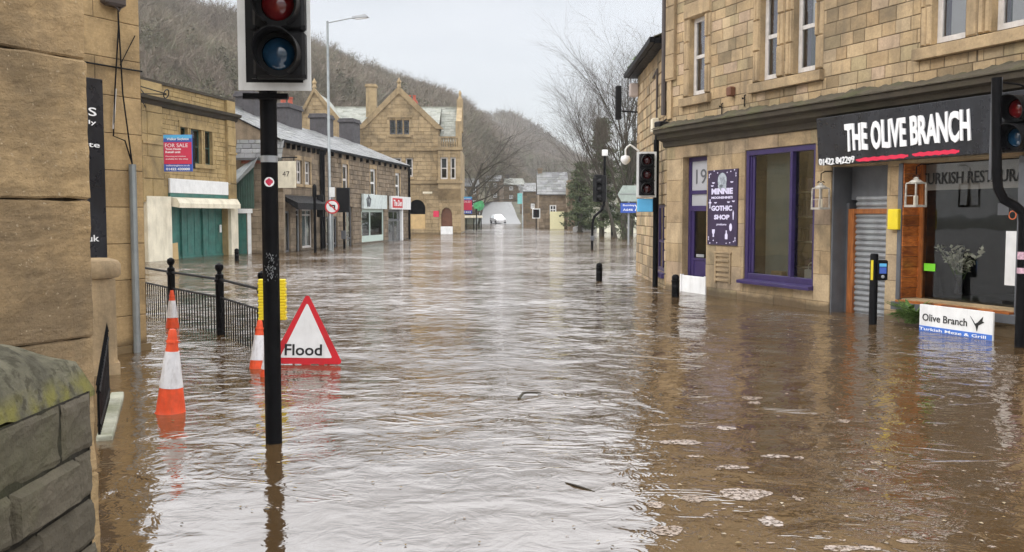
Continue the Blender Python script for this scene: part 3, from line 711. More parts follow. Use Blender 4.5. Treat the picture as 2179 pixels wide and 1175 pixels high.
for k, (uu, ww, hh_, mt, lb) in enumerate(((1655, .32, .16, 'ply', 'small brown parcel in the purple shop window beside the curtain'), (1690, .12, .08, 'whiteb', 'small round white pot inside the purple shop window'))):
    x = RF.x(uu, .25); m = MB()
    if k == 0: m.cbox(x-ww/2, x+ww/2, .24, .40, c+.02, c+.02+hh_, .008)
    else: m.lathe([(.03, 0), (.06, .02), (.07, .06), (.05, .09), (.03, .10)], 14, (x, .26, c+.02))
    o = m.build('parcel' if k == 0 else 'pot', M[mt]); o.location = RF.world(0, 0); o.rotation_euler.z = RF.ang; tag(o, lb, 'parcel' if k == 0 else 'pot')
x = RF.x(1722, .2); m = MB(); m.cbox(x-.13, x+.13, .22, .30, c+.02, c+.26, .01)
m.tube([(x-.07, .26, c+.26), (x-.06, .26, c+.34), (x, .26, c+.38), (x+.06, .26, c+.34), (x+.07, .26, c+.26)], .008, 6)
o = m.build('gift_bag', M['whiteb']); o.location = RF.world(0, 0); o.rotation_euler.z = RF.ang; tag(o, 'white paper carrier bag standing at the right of the purple window', 'bag')
# carved panel between door and window
q = RF.rect(1522, 1556, 540, 603); m = MB(); x0, x1, z0, z1 = q[0], q[1], q[2], q[3]
m.box(x0, x0+.05, -.03, 0, z0, z1); m.box(x1-.05, x1, -.03, 0, z0, z1)
zz = z1
for i in range(6):
    h_ = (z1-z0)/6; m.box(x0+.052, x1-.052, -.028-.01*(i % 2), 0, zz-h_+.035, zz-.01); zz -= h_
m.box(x0-.02, x1+.02, -.035, 0, z1, z1+.04)
m.build('carved_panel', M['stone_trim'], rb, bevel=.008)
# restaurant doorway: dark side panel, shutter box, roller shutter, varnished post
a, b, c, d = rdoor
YR = .30; xp0, xp1, xp2 = RF.x(1803, YR), RF.x(1809, YR), RF.x(1821, YR)
m = MB(); m.box(a+.003, a+.04, .01, .62, c, d); m.box(a+.04, xp0, YR+.1, YR+.16, c, d-.02)
m.box(xp0, xp1, YR-.02, YR+.17, c, RF.z(1806, 432, YR)); m.box(xp1, b-.003, YR+.02, .62, RF.z(1840, 425, YR), d-.003)
dp = m.build('door_surround', M['grey'], rb, bevel=.006)
m = MB(); xs0 = xp2; z = c; ztp = RF.z(1850, 426, YR)
while z < ztp:
    m.sweep([(YR+.02, z), (YR, z+.03), (YR+.005, z+.06), (YR+.035, z+.085), (YR+.04, z+.09), (YR+.06, z+.09), (YR+.06, z)], xs0, b-.003); z += .09
m.build('roller_shutter', M['greyl'], rb)
m = MB(); zl_ = RF.z(1850, 455, YR); m.box(xp1, xp2, YR-.04, YR+.1, c, zl_+.08, .6); m.box(xp2, b-.004, YR-.03, YR+.02, zl_, zl_+.08, .4); m.build('door_post', M['woodv'], rb, bevel=.004)
m = MB(); m.tube([(xp0-.06, YR-.0, .95), (xp0-.06, YR-.0, 1.25)], .012, 8); m.box(xp0-.08, xp0-.04, YR+.0, YR+.1, 1.05, 1.15); m.build('door_handle', M['galv'], dp)
# restaurant window
a, b, c, d = rwin; y = .0
m = MB(); m.box(a-.01, a+.07, -.04, .32, c-.02, d); m.sweep([(-.12, c-.17), (.3, c-.17), (.3, c-.05), (-.12, c-.05)], a-.02, b+.1); m.box(b-.03, b+.1, -.04, .3, c-.05, d)
rw = m.build('restaurant_window', M['grey'], rb, bevel=.006)
m = MB(); n = 13                                                     # varnished side boards
for i in range(n):
    z0 = c+(d-c)*i/n; m.box(a+.07, a+.09+.004*(i % 2), -.02, .30, z0+.004, z0+(d-c)/n-.002, random.random())
    m.box(a+.09, RF.x(1966, .3), .27+.004*(i % 2), .30, z0+.004, z0+(d-c)/n-.002, random.random())
xg = RF.x(1966, .3)
m.build('side_boards', M['wood'], rw)
m = MB(); n = 16
for i in range(n):
    x0 = a+.07+(b-a-.1)*i/n; m.box(x0+.003, x0+(b-a-.1)/n, -.12, .33, c-.05, c-.02-.003*(i % 2), random.random())
m.build('sill_boards', M['wood'], rw)
g = MB(); g.quad((xg, .29, c-.02), (b-.03, .29, c-.02), (b-.03, .29, d), (xg, .29, d)); g.build('pane', glassmat('restaurant glass', (.8, .8, .78), 1.5), rw)
m = MB(); m.box(xg-.04, xg+.02, .26, .34, c, d, .5); m.build('window_post', M['woodv'], rw)
q = RF.rect(1990, 2172, 352, 402, .27); m = MB(); m.box(xg+.02, b-.03, .30, .31, q[2], d-.02); m.build('frosted_strip', pm('frosted strip', (.34, .32, .30), .35), rw)
q = RF.rect(1985, 2180, 358, 388, .27); m = MB(); m.text('TURKISH RESTAURANT', RF.x(1958, .28), RF.x(2215, .28), RF.z(2080, 389, .28), RF.z(2080, 363, .28), .284, .01); m.build('lettering', M['ink'], rw)
m = MB(); q = RF.rect(2138, 2163, 492, 608, .27); m.box(q[0], q[1], .278, .284, q[2], q[3]); m.build('poster', M['whiteb'], rw)
m = MB(); q = RF.rect(1965, 1989, 561, 577, .27); m.box(q[0], q[1], .278, .284, q[2], q[3]); m.build('sticker', pm('lime sticker', (.18, .62, .03), .5, var=.05, bst=0), rw)
m = MB(); q = RF.rect(2122, 2146, 432, 458, .27); m.box(q[0], q[1], .278, .284, q[2], q[3]); m.build('hygiene_sticker', M['grey'], rw)
mm, t_, p_, N_, L_ = newmat('neon orange'); p_.inputs['Base Color'].default_value = (.6, .12, .03, 1); p_.inputs['Emission Color'].default_value = (1, .22, .06, 1); p_.inputs['Emission Strength'].default_value = .55
m = MB(); q = RF.rect(2140, 2176, 448, 478, .35); m.text('open', q[0], q[0]+.55, q[2], q[3], .40, -.015); o = m.build('neon_sign', mm); o.location = RF.world(0, 0); o.rotation_euler.z = RF.ang
tag(o, 'orange neon open sign behind the glass of the restaurant window', 'neon sign')
# dado stains, small fittings
m = MB(); x, z = RF.px(1557, 195, -.05); m.cbox(x-.07, x+.07, -.14, .0, z-.09, z+.09, .02); m.build('alarm_box', M['brownwood'], rb)
for uu, vv in ((1534, 232), (1582, 215)):
    x, z = RF.px(uu, vv, -.05); m = MB(); m.tube([(x, .01, z+.12), (x, -.03, z+.1), (x, -.03, z-.1)], .012, 6); m.tube([(x, -.02, z+.03), (x+.12, -.16, z+.04), (x+.12, -.16, z+.01)], .011, 6); m.build('iron_bracket', M['black'], rb)
x, z = RF.px(1408, 262, -.1); m = MB(); m.cbox(x-.02, x+.22, -.28, -.05, z-.10, z+.02, .02); m.tube([(x+.1, 0, z+.1), (x+.1, -.12, z+.02)], .02, 6); m.build('floodlight', M['blackm'], rb)
pipe(rb, [(-.08, -.06, zc1+.3), (-.08, -.06, RH)], .055, M['copper'])
# --- signs on the building
def frobj(m, name, mat, label, cat, fr=RF, y=0, group=None, bevel=0, smooth=False):
    o = m.build(name, mat, bevel=bevel, smooth=smooth); o.location = fr.world(0, y); o.rotation_euler.z = fr.ang; return tag(o, label, cat, group)
ss = frthing('shop_sign', 'long black shop fascia sign with white capitals over the shuttered restaurant door', 'shop sign', RF)
offs = -.26; xa = RF.x(1737, offs); xb = RF.x(2112, offs)+1.6
zlo, zhi = RF.z(1740, 363, offs), zc0-.03
zlo = 2.40
m = MB(); m.sweep([(-.24, zlo), (-.02, zlo), (-.02, zhi), (-.30, zhi)], xa, xb); m.build('sign_board', M['signblack'], ss, bevel=.006)
sh = (-.30+.24)/(zhi-zlo)
def onsign(txt, u0, u1, vt0, vb0, vt1, vb1, bold, mat, name, shear=0):
    m = MB(); x0, x1 = RF.x(u0, offs), RF.x(u1, offs); uc = (u0+u1)/2
    z0 = (RF.z(u0, vb0, offs)+RF.z(u1, vb1, offs))/2; z1 = (RF.z(u0, vt0, offs)+RF.z(u1, vt1, offs))/2
    m.text(txt, x0, x1, z0, z1, 0, bold, ext=.02, shear=shear)
    m.v = [(p[0]+.02*math.sin(p[0]*23)*(p[2]-z0), p[1]-.242+sh*(p[2]-zlo)-.002, p[2]+.008*math.sin(p[0]*31)) for p in m.v]
    return m.build(name, mat, ss)
onsign('THE OLIVE BRANCH', 1797, 2062, 265, 325, 233, 298, .035, M['letter'], 'lettering')
onsign('01422 842299', 1741, 1815, 340, 354, 331, 345, .012, M['letter'], 'phone_number')
for u0, u1, v0, v1 in ((1817, 1928, 343, 330), (1936, 2036, 330, 322)):
    m = MB(); x0, x1 = RF.x(u0, offs), RF.x(u1, offs); za, zb2 = RF.z(u0, v0, offs), RF.z(u1, v1, offs); n = 24
    zc = (za+zb2)/2
    for i in range(n):
        f0, f1 = i/n, (i+1)/n; X0, X1 = x0+(x1-x0)*f0, x0+(x1-x0)*f1
        def zz_(f, s): return zc+(zb2-za)*.3*(f-.5)+s*(.028*math.sin(math.pi*min(1, f*5+.15)/2)+.006*math.sin(f*37+s))*(1 if f < .95 else .6)
        p = [(X0, zz_(f0, -1)), (X1, zz_(f1, -1)), (X1, zz_(f1, 1)), (X0, zz_(f0, 1))]
        m.add([(a_, -.246+sh*(b_-zlo), b_) for a_, b_ in p], [(0, 1, 2, 3)])
    m.build('brush_stroke', M['pinkstroke'], ss)
# gothic shop poster
ps = frthing('poster', 'tall dark violet gothic shop poster fixed to the wall beside the purple door', 'poster', RF)
q = RF.rect(1507, 1570, 361, 522, -.02); X0, X1, Z0, Z1 = q; W_, H_ = X1-X0, Z1-Z0
m = MB(); m.cbox(X0, X1, -.035, -.012, Z0, Z1, .003); m.build('board', M['posterbg'], ps)
def PX(f): return X0+W_*f
def PZ(f): return Z1-H_*f
m = MB(); Y_ = -.037
for txt, fa, fb_, z0, z1, bd in (('MINNIE', .14, .86, .325, .245, .05), ('MOONSHINE\'S', .14, .86, .385, .352, .04), ('GOTHIC', .14, .84, .545, .475, .045), ('SHOP', .24, .76, .66, .595, .045), ('potions', .33, .66, .745, .71, .02)):
    m.text(txt, PX(fa), PX(fb_), PZ(z0), PZ(z1), Y_, bd)
m.build('lettering', M['posterink'], ps)
m = MB()
def poly(pts, cx, cz, s): m.prism([(PX(cx)+p[0]*s, PZ(cz)+p[1]*s) for p in pts], Y_-.002, Y_+.001)
bat = [(-1, .3), (-.6, .1), (-.3, .25), (-.1, .1), (0, .2), (.1, .1), (.3, .25), (.6, .1), (1, .3), (.7, -.25), (.4, -.15), (0, -.4), (-.4, -.15), (-.7, -.25)]
for cx, cz in ((.2, .17), (.82, .17), (.16, .21), (.28, .435), (.72, .43), (.88, .42)): poly(bat, cx, cz, .05)
oval = [(math.cos(a)*.8, math.sin(a)*1.35) for a in [i*math.pi/8 for i in range(16)]]
for cx, cz, s in ((.80, .76, .055),): poly(oval, cx, cz, s)
ring = [(math.cos(a), math.sin(a)) for a in [i*math.pi/8 for i in range(16)]]
poly([(-.15, 1), (.15, 1), (.15, .4), (.5, .4), (.5, .1), (.15, .1), (.15, -1), (-.15, -1), (-.15, .1), (-.5, .1), (-.5, .4), (-.15, .4)], .09, .45, .09)
poly([(-.2, 1), (.2, 1), (.2, .4), (.5, 0), (.5, -1), (-.5, -1), (-.5, 0), (-.2, .4)], .66, .86, .085)
poly([(-.6, .8), (.6, .8), (.5, 0), (.2, -.3), (.3, -.9), (-.3, -.9), (-.2, -.3), (-.5, 0)], .22, .84, .085)
poly([(0, 1), (.25, .4), (.1, -1), (-.1, -1), (-.25, .4)], .88, .60, .09)
for cx in (.1, .22, .34, .66, .78, .9):
    for cz in (.03, .96):
        poly([(p[0]*.7, p[1]*.5) for p in ring[::2]], cx, cz+.02*math.sin(cx*20), .025)
for cx in (.05, .95):
    for cz in (.06, .09, .93, .9): poly([(p[0]*.5, p[1]*.8) for p in ring[::2]], cx, cz, .025)
m.build('printed_motifs', M['posterink'], ps)
m = MB(); poly([(p[0], p[1]) for p in ring], .5, .145, .15); poly([(-1.1, 0), (1.1, 0), (.9, -.9), (-.9, -.9)], .5, .2, .13); m.build('portrait_print', pm('grey print', (.36, .40, .44), .6, var=.6, vs=14, bst=0), ps)
# yellow box on pillar, lanterns
q = RF.rect(1890, 1912, 445, 489, -.08); m = MB(); m.cbox(q[0], q[1], -.10, -.0, q[2], q[3], .012); m.box(q[0]+.03, q[1]-.03, -.103, -.1, q[2]+.03, q[2]+.036)
frobj(m, 'wall_box', M['yellow'], 'yellow box on the stone pillar right of the roller shutter', 'wall box')
def lantern(u, vt, vb, lb):
    off = -.22; x, zt_ = RF.px(u, vt, off); zb_ = RF.z(u, vb, off); h = zt_-zb_
    t = frthing('lantern', lb, 'lantern', RF, x, off, zb_, 'white lanterns hanging under the black sign')
    w = h*.23; bt = h*.12; tp = h*.72
    m = MB(); m.box(-w, w, -w, w, 0, bt*.6); m.box(-w*.9, w*.9, -w*.9, w*.9, tp, tp+.02)
    for sx in (-1, 1):
        for sy in (-1, 1): m.tube([(sx*w*.9, sy*w*.9, bt*.6), (sx*w*.86, sy*w*.86, tp)], .014, 4)
        m.tube([(sx*w*.85, -w*.85, h*.35), (-sx*.0, -w*.8, h*.35)], .006, 4)
    m.build('frame', M['lampwhite'], t)
    m = MB(); m.lathe([(w*1.0, tp+.02), (w*.55, tp+.055), (w*.35, tp+.06), (w*.3, tp+.09), (w*.1, tp+.10)], 4 if 0 else 8); m.build('cap', M['lampwhite'], t)
    m = MB(); m.lathe([(w*.3, bt*.6), (w*.3, h*.35), (.01, h*.37)], 10); m.build('candle', M['cream'], t, smooth=True)
    m = MB(); m.tube([(0, 0, tp+.13), (0, 0, h*1.25), (.0, .08, h*1.33), (0, .22, h*1.33)], .009, 6)
    for k in range(4): a = k*1.57; m.tube([(0, 0, h*.95), (.05*math.cos(a), .05*math.sin(a), h*.98), (.07*math.cos(a), .07*math.sin(a), h*.93)], .006, 5)
    m.build('hook', M['black'], t)
lantern(1747, 385, 446, 'white lantern hanging left of the shuttered restaurant door')
lantern(1950, 372, 441, 'white lantern hanging in front of the orange boarded window side')
# vase of blossom inside the window
x = RF.x(2052, .55); zf = RF.z(2052, 622, .55)
t = frthing('flower_vase', 'glass vase of white blossom sprays on the restaurant window sill', 'vase', RF, x, .5, zf-.02)
m = MB(); m.lathe([(.07, 0), (.075, .02), (.06, .15), (.08, .28), (.075, .28), (.055, .15), (.06, .03)], 14); m.build('vase', M['glassb'], t, smooth=True)
m = MB(); f_ = MB()
for i in range(16):
    a = random.uniform(0, 6.28); ln = random.uniform(.35, .62); sp = random.uniform(.1, .75); p0 = Vector((0, 0, .1)); p1 = Vector((math.cos(a)*sp*ln, math.sin(a)*sp*ln*.5, .1+ln))
    pm_ = p0.lerp(p1, .5)+Vector((0, 0, .06)); m.tube([p0, pm_, p1], [.006, .004, .002], 4, random.random())
    for k in range(26):
        c_ = pm_.lerp(p1, random.random())+Vector([random.gauss(0, .022) for _ in range(3)]); d1 = Vector([random.gauss(0, .016) for _ in range(3)]); d2 = Vector([random.gauss(0, .016) for _ in range(3)])
        f_.add([c_-d1, c_+d2, c_+d1, c_-d2], [(0, 1, 2, 3)], random.random())
m.build('stems', M['fern'], t); f_.build('blossom', M['flower'], t)
# sill board sign standing in the water with greenery over it
sb = frthing('menu_board', 'white and blue sign board half under water below the restaurant window', 'sign board', RF)
off = -.48; q = RF.rect(1958, 2115, 655, 740, off); zt1 = RF.z(2115, 666, off); x0, x1 = q[0], q[1]; zt0 = RF.z(2000, 650, off)
ztb = (zt0+zt1)/2; m = MB(); m.cbox(x0, x1, off-.02, off+.01, -.55, ztb, .004); m.build('board', M['whiteb'], sb)
zb1 = RF.z(2040, 703, off); m = MB(); m.box(x0+.006, x1-.006, off-.024, off-.019, -.3, zb1); m.build('blue_band', pm('sign blue', (.05, .16, .55), .4, var=.06, bst=0), sb)
m = MB(); m.text('Olive Branch', RF.x(1972, off), RF.x(2068, off), zb1+.07, zb1+.17, off-.023, .008); 
xx = RF.x(2088, off); zz = zb1+.12
m.build('lettering', M['ink'], sb); m = MB()
m.prism([(xx-.10, zz+.09), (xx-.02, zz+.0), (xx+.02, zz+.02), (xx+.10, zz+.10), (xx+.09, zz+.04), (xx+.12, zz+.03), (xx+.03, zz-.02), (xx+.01, zz-.10), (xx-.01, zz-.04)], off-.025, off-.02)
m.build('emblem', M['ink'], sb)
m = MB(); m.text('Turkish Meze & Grill', RF.x(1966, off), RF.x(2110, off), max(.012, zb1-.10), zb1-.02, off-.027, .01); m.build('band_lettering', M['letter'], sb)
def leafclump(m, c, r, n, size, tone=(0, 1)):
    for k in range(n):
        p = Vector([random.gauss(0, 1) for _ in range(3)]).normalized()*random.random()**.5; p = Vector((p.x*r[0], p.y*r[1], p.z*r[2]))+Vector(c)
        a = Vector([random.gauss(0, size) for _ in range(3)]); b = Vector([random.gauss(0, size*.4) for _ in range(3)])
        m.add([p-a, p+b, p+a, p-b], [(0, 1, 2, 3)], random.uniform(*tone))
x, z = RF.px(1940, 668, -.3); t = frthing('fern_plant', 'bushy green plant beside the half sunk white and blue sign board', 'plant', RF, x, -.30, 0)
m = MB(); s_ = MB()
for i in range(60):
    a = random.uniform(-.3, 3.4)+math.pi; a = random.uniform(0, 6.28); ln = random.uniform(.25, .48); p0 = Vector((random.gauss(0, .05), random.gauss(0, .04), .05)); tip = Vector((math.cos(a)*ln, math.sin(a)*ln*.55, random.uniform(.02, .36)))
    mid = p0.lerp(tip, .5)+Vector((0, 0, .08)); s_.tube([p0, mid, tip], [.005, .004, .002], 3, random.random())
    for k in range(12):
        f = .3+.7*k/11; q_ = (p0.lerp(mid, f*2) if f < .5 else mid.lerp(tip, f*2-1)); dr_ = (tip-p0).normalized(); sd_ = dr_.cross(Vector((0, 0, 1))).normalized()*.055*(1.2-f)
        for sg in (-1, 1): m.add([q_, q_+sd_*sg+dr_*.03, q_+sd_*sg*.8+dr_*.05, q_+dr_*.02], [(0, 1, 2, 3)], random.random())
s_.build('stems', M['fern'], t); m.build('fronds', M['fern'], t)

# ================================================================== LOWER SIDE WING (runs back from the corner)
o0 = onwater(1356, 584); WF = Fr((3.40, 25.6), (3.318-3.40+.0, 20.19-25.6)); WL = math.hypot(.082, 5.41)
wb = frthing('stone_building', 'lower sandstone wing with mossy eaves behind the traffic light on the right', 'building', WF)
wwin = (WF.x(1398), WF.x(1398)+1.3, WF.z(1405, 577), WF.z(1405, 436))
m = MB(); m.masonry(0, WL-.02, ZB, 5.35, [wwin], .25, (.3, .6), relief=.018, joint=.012, tone=(.12, .9)); m.reveal(wwin, dep=.15, room=1)
m.quad((0, 0, ZB), (0, 0, 5.35), (0, 6, 5.35), (0, 6, ZB)); m.quad((0, 6, ZB), (0, 6, 5.35), (WL, 6, 5.35), (WL, 6, ZB)); m.build('wall', [M['stone_up'], M['room']], wb)
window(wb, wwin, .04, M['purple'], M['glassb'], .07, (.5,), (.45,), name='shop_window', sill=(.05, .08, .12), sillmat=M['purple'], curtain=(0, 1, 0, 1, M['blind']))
m = MB(); slope(m, -.25, WL-.3, -.28, 5.42, 3, 6.6, ch=.3); rf_ = m.build('roof', M['moss'], wb)
m = MB(); m.box(-.25, WL-.3, -.36, -.26, 5.30, 5.42); m.box(-.2, WL-.3, -.25, .0, 5.28, 5.40); m.build('gutter', M['black'], wb)
m = MB(); leafclump(m, (.4, -.2, 5.5), (.5, .12, .07), 160, .03); leafclump(m, (1.6, -.2, 5.52), (.6, .12, .06), 160, .03); m.build('gutter_moss', M['fern'], wb)
x = WF.x(1390, -.1); zb_ = WF.z(1390, 268, -.1); m = MB(); m.cbox(x-.16, x+.16, -.16, 0, zb_-.15, zb_+.15, .015); m.build('junction_box', M['cream'], wb)
pipe(wb, [(x, -.04, zb_+.15), (x, -.04, 4.9), (x-.7, -.04, 4.8)], .025, M['copper'], 'conduit')
pipe(wb, [(x+.05, -.06, zb_-.15), (x+.15, -.08, zb_-.5), (x+.3, -.08, zb_-.7), (x+.3, -.08, -.5)], .03, M['black'], 'cable')
m = MB(); m.cbox(.02, .3, -.25, -.02, 4.75, 5.1, .02); m.build('vent_box', pm('pinkish box', (.5, .42, .38), .6), wb)
m = MB(); m.tube([(.1, 0, 4.35), (.1, -.45, 4.38)], .025, 6); m.cbox(.02, .18, -.62, -.46, 4.15, 5.05, .02); m.build('bracket_lamp', M['blackm'], wb)
x = WL-.55; pipe(wb, [(x, .35, 5.5), (x, .35, 8.3)], .08, M['grey'], 'flue_pipe')
# ================================================================== LEFT FOREGROUND
NF = Fr((-1.52-.455*4, 3.4-.89*4), (.455, .89)); NL = math.hypot(.455*4, .89*4)
nb = frthing('stone_building', 'near sandstone ashlar wall corner filling the left edge, black joints', 'building', NF)
m = MB(); c0 = 1.158-.496*4
for k in range(14):
    z0 = c0+.496*k; xx = NL; i = 0
    while xx > 0:
        wd = random.uniform(1.1, 1.6); x0 = max(0, xx-wd)
        m.M = Matrix.Translation((0, -.004*(k % 3), 0)); m.cbox(x0+.003, xx-.003, 0, .5, z0+.002, z0+.492, .007, random.uniform(.2, 1)); m.M = None; xx = x0
m.box(0, NL-.03, .03, 3, c0, c0+.496*14, 0.0)
m.masonry(0, 3, c0, c0+.496*14, (), .496, (.8, 1.2), relief=.01) if 0 else None
no_ = m.build('wall', M['stone_near'], nb)
sdm = no_.modifiers.new('s', 'SUBSURF'); sdm.subdivision_type = 'SIMPLE'; sdm.levels = 5; sdm.render_levels = 5
tx0 = bpy.data.textures.new('hewn', 'CLOUDS'); tx0.noise_scale = .11; tx0.noise_depth = 5
dm = no_.modifiers.new('d', 'DISPLACE'); dm.texture = tx0; dm.strength = .022; dm.mid_level = .5; dm.texture_coords = 'LOCAL'
LF = Fr((-4.34-.47*6, 11.1-.88*6), (.47, .88)); LL = 6*math.hypot(.47, .88)
lb_ = frthing('stone_building', 'sandstone ashlar building on the left with grey conduit at its corner', 'building', LF)
m = MB(); z00 = 1.265-.42*5
m.masonry(0, LL, z00, z00+.42*23, (), .42, (.42, .42), relief=.012, joint=.012, tone=(.15, 1)) if 0 else None
for k in range(23):
    z0 = z00+.42*k; xx = LL; wds = [.62, .36, 1.1, .8, .9, 1.2, .9, 1.2] if k % 2 else [1.0, .9, .7, 1.2, .9, 1.2, 1.0]
    for wd in wds:
        x0 = max(0, xx-wd)
        if xx <= 0: break
        e = .006; a, b, c, d = x0+.003, xx-.003, z0+.003, z0+.417
        m.add([(a, 0, c), (b, 0, c), (b, 0, d), (a, 0, d), (a+e, -e, c+e), (b-e, -e, c+e), (b-e, -e, d-e), (a+e, -e, d-e)], [(4, 5, 6, 7), (0, 1, 5, 4), (1, 2, 6, 5), (2, 3, 7, 6), (3, 0, 4, 7)], random.uniform(.2, 1)); xx = x0
m.quad((0, .002, z00), (LL, .002, z00), (LL, .002, z00+.42*23), (0, .002, z00+.42*23), 0.0)
body(m, 0, LL, 5, z00, z00+.42*23, .5, .002)
m.box(LL-1.2, LL+.03, -.04, .01, z00, .08, .6)
m.build('wall', M['stone_left'], lb_)
xc = LF.x(283, -.07); zt = LF.z(281, 350, -.07)
pipe(lb_, [(xc, -.08, -.6), (xc, -.08, zt)], .042, M['galv'], 'conduit')
xq = LF.x(262, -.04)
pipe(lb_, [(xc, -.08, zt), (LF.x(266, -.05, 300), -.05, LF.z(270, 300, -.05)), (LF.x(246, -.05), -.05, LF.z(246, 290, -.05)), (LF.x(252, -.05), -.05, LF.z(252, 190, -.05)), (LF.x(263, -.05), -.05, LF.z(263, 60, -.05)), (LF.x(262, -.05), -.05, 5)], .009, M['black'], 'cable', 5)
pipe(lb_, [(xc, -.08, zt), (LF.x(268, -.05), -.05, LF.z(268, 200, -.05)), (LF.x(262, -.05), -.05, LF.z(262, 0, -.05)), (LF.x(260, -.05), -.05, 6)], .009, M['black'], 'cable', 5)
pipe(lb_, [(LF.x(246, -.045), -.045, LF.z(246, 275, -.045)), (LF.x(253, -.045), -.045, LF.z(253, 190, -.045))], .013, M['winwhite'], 'cable', 5)
pipe(lb_, [(LF.x(185, -.03), -.03, LF.z(185, 133, -.03)), (LF.x(262, -.03), -.03, LF.z(262, 146, -.03)), (LL, -.03, LF.z(300, 152, -.03))], .010, M['black'], 'cable', 5)
pipe(lb_, [(LF.x(264, -.03), -.03, LF.z(264, 140, -.03)), (LF.x(297, -.03), -.03, LF.z(297, 78, -.03))], .006, M['black'], 'cable', 5)
x, z = LF.px(245, 8, -.1); m = MB(); m.cbox(x-.14, x+.14, -.14, 0, z-.03, z+.2, .03); m.tube([(x-.1, -.06, z+.1), (x+.05, -.1, z-.07), (x+.18, -.06, z+.1)], .014, 6); m.build('cable_box', M['copper'], lb_)
# black vertical shop sign
x1_ = LF.x(224, -.10); zt = LF.z(205, 168, -.1); zb_ = LF.z(215, 552, -.1)
vs_ = frthing('wall_sign', 'tall black sign with white lettering on the left stone building', 'sign', LF)
m = MB(); m.cbox(x1_-1.5, x1_, -.12, -.04, zb_, zt, .004); m.build('board', M['signblack'], vs_)
m = MB()
for txt, v0, v1, u1_, wd in (('FASHIONS', 230, 248, 211, 1.15), ('sourced locally', 257, 268, 210, .95), ('walk & site', 303, 314, 216, .8), ('co.uk', 500, 514, 209, .33)):
    z0, z1 = LF.z(205, v1, -.12), LF.z(205, v0, -.12); xr = LF.x(u1_, -.12); m.text(txt, xr-wd, xr, z0, z1, -.122, .008)
m.build('lettering', M['letter'], vs_)
# stub gate pillar with cap, gate, kerb
gp = thing('gate_pillar', 'short square stone pillar with rounded cap below the black sign', 'pillar', (-4.17, 9.42, 0), R(28))
m = MB(); m.cbox(-.16, .16, -.16, .16, -.7, .98, .02, .5); m.box(-.18, .18, -.18, .18, -.7, .12, .4); m.build('shaft', M['stone_trim'], gp)
m = MB(); m.lathe([(.20, .97), (.225, 1.0), (.225, 1.10), (.20, 1.14), (.12, 1.165), (.01, 1.17)], 24); m.build('cap', M['stone_trim'], gp, smooth=True)
def railrun(name, pts, top, spikes, r=.009, gap=.11): pass
ga = thing('iron_gate', 'low black spiked iron gate between the near wall and the stub pillar', 'gate', (0, 0, 0))
A = Vector((-3.72, 8.95, 0)); B = Vector((-2.55, 5.9, 0)); n = 20
A = onwater(232, 858); B = A+Vector((.47, -.0, 0)); B = onwater(212, 935)
dv = (B-A); 
m = MB(); nn_ = 18
for i in range(nn_+1):
    p = A+dv*(i/nn_); h_ = .62-.22*(i/nn_) ; m.tube([p+Vector((0, 0, -.3)), p+Vector((0, 0, h_))], .010, 5); m.lathe([(.0, h_+.07), (.016, h_), (.016, h_-.01)][::-1], 5, tuple(p))
m.build('bars', M['black'], ga)
m = MB()
for h0, h1 in ((.56, .34), (.12, .10)): m.tube([A+Vector((0, 0, h0)), B+Vector((0, 0, h1))], .016, 6)
m.build('rails', M['black'], ga)
a_, b_ = onwater(250, 842), onwater(222, 938); sdv = (b_-a_); nrm = Vector((sdv.y, -sdv.x, 0)).normalized()*-.055
m = MB(); 
P = [a_-nrm, a_+nrm, b_+nrm, b_-nrm]
m.add([(p.x, p.y, -.3) for p in P]+[(p.x, p.y, .035) for p in P], [(4, 5, 6, 7), (0, 1, 5, 4), (1, 2, 6, 5), (2, 3, 7, 6), (3, 0, 4, 7)], .9)
tag(m.build('kerb_stone', stone('pale kerb', [(.32, .32, .25), (.40, .40, .32)], soot=.3, green=.5), bevel=.012), 'pale stone kerb just above the water beneath the spiked gate', 'kerb')
# near mossy garden wall with domed coping
gw = thing('garden_wall', 'low dark stone wall with lichen covered domed coping at the bottom left corner', 'wall', (-1.52, -1.0, 0))
m = MB(); gy1 = 3.04
m.M = Matrix(((0, -1, 0, .595), (1, 0, 0, 0), (0, 0, 1, 0), (0, 0, 0, 1)))
m.masonry(0, gy1, -.7, 1.215, (), .112, (.18, .42), relief=.014, joint=.008, tone=(.15, 1), wob=.8); m.M = None
m.M = Matrix(((-1, 0, 0, .595), (0, -1, 0, gy1-.01), (0, 0, 1, 0), (0, 0, 0, 1))); m.masonry(0, .595, -.7, 1.215, (), .112, (.2, .36), relief=.02, joint=.014, tone=(.15, 1)); m.M = None
m.box(0, .59, 0, gy1-.02, -.7, 1.21, .0)
wo = m.build('wall', M['stone_old'], gw)
sdm = wo.modifiers.new('s', 'SUBSURF'); sdm.subdivision_type = 'SIMPLE'; sdm.levels = 3; sdm.render_levels = 3
tx_ = bpy.data.textures.new('pitted', 'CLOUDS'); tx_.noise_scale = .035; tx_.noise_depth = 3
dm = wo.modifiers.new('d', 'DISPLACE'); dm.texture = tx_; dm.strength = .016; dm.mid_level = .5; dm.texture_coords = 'LOCAL'
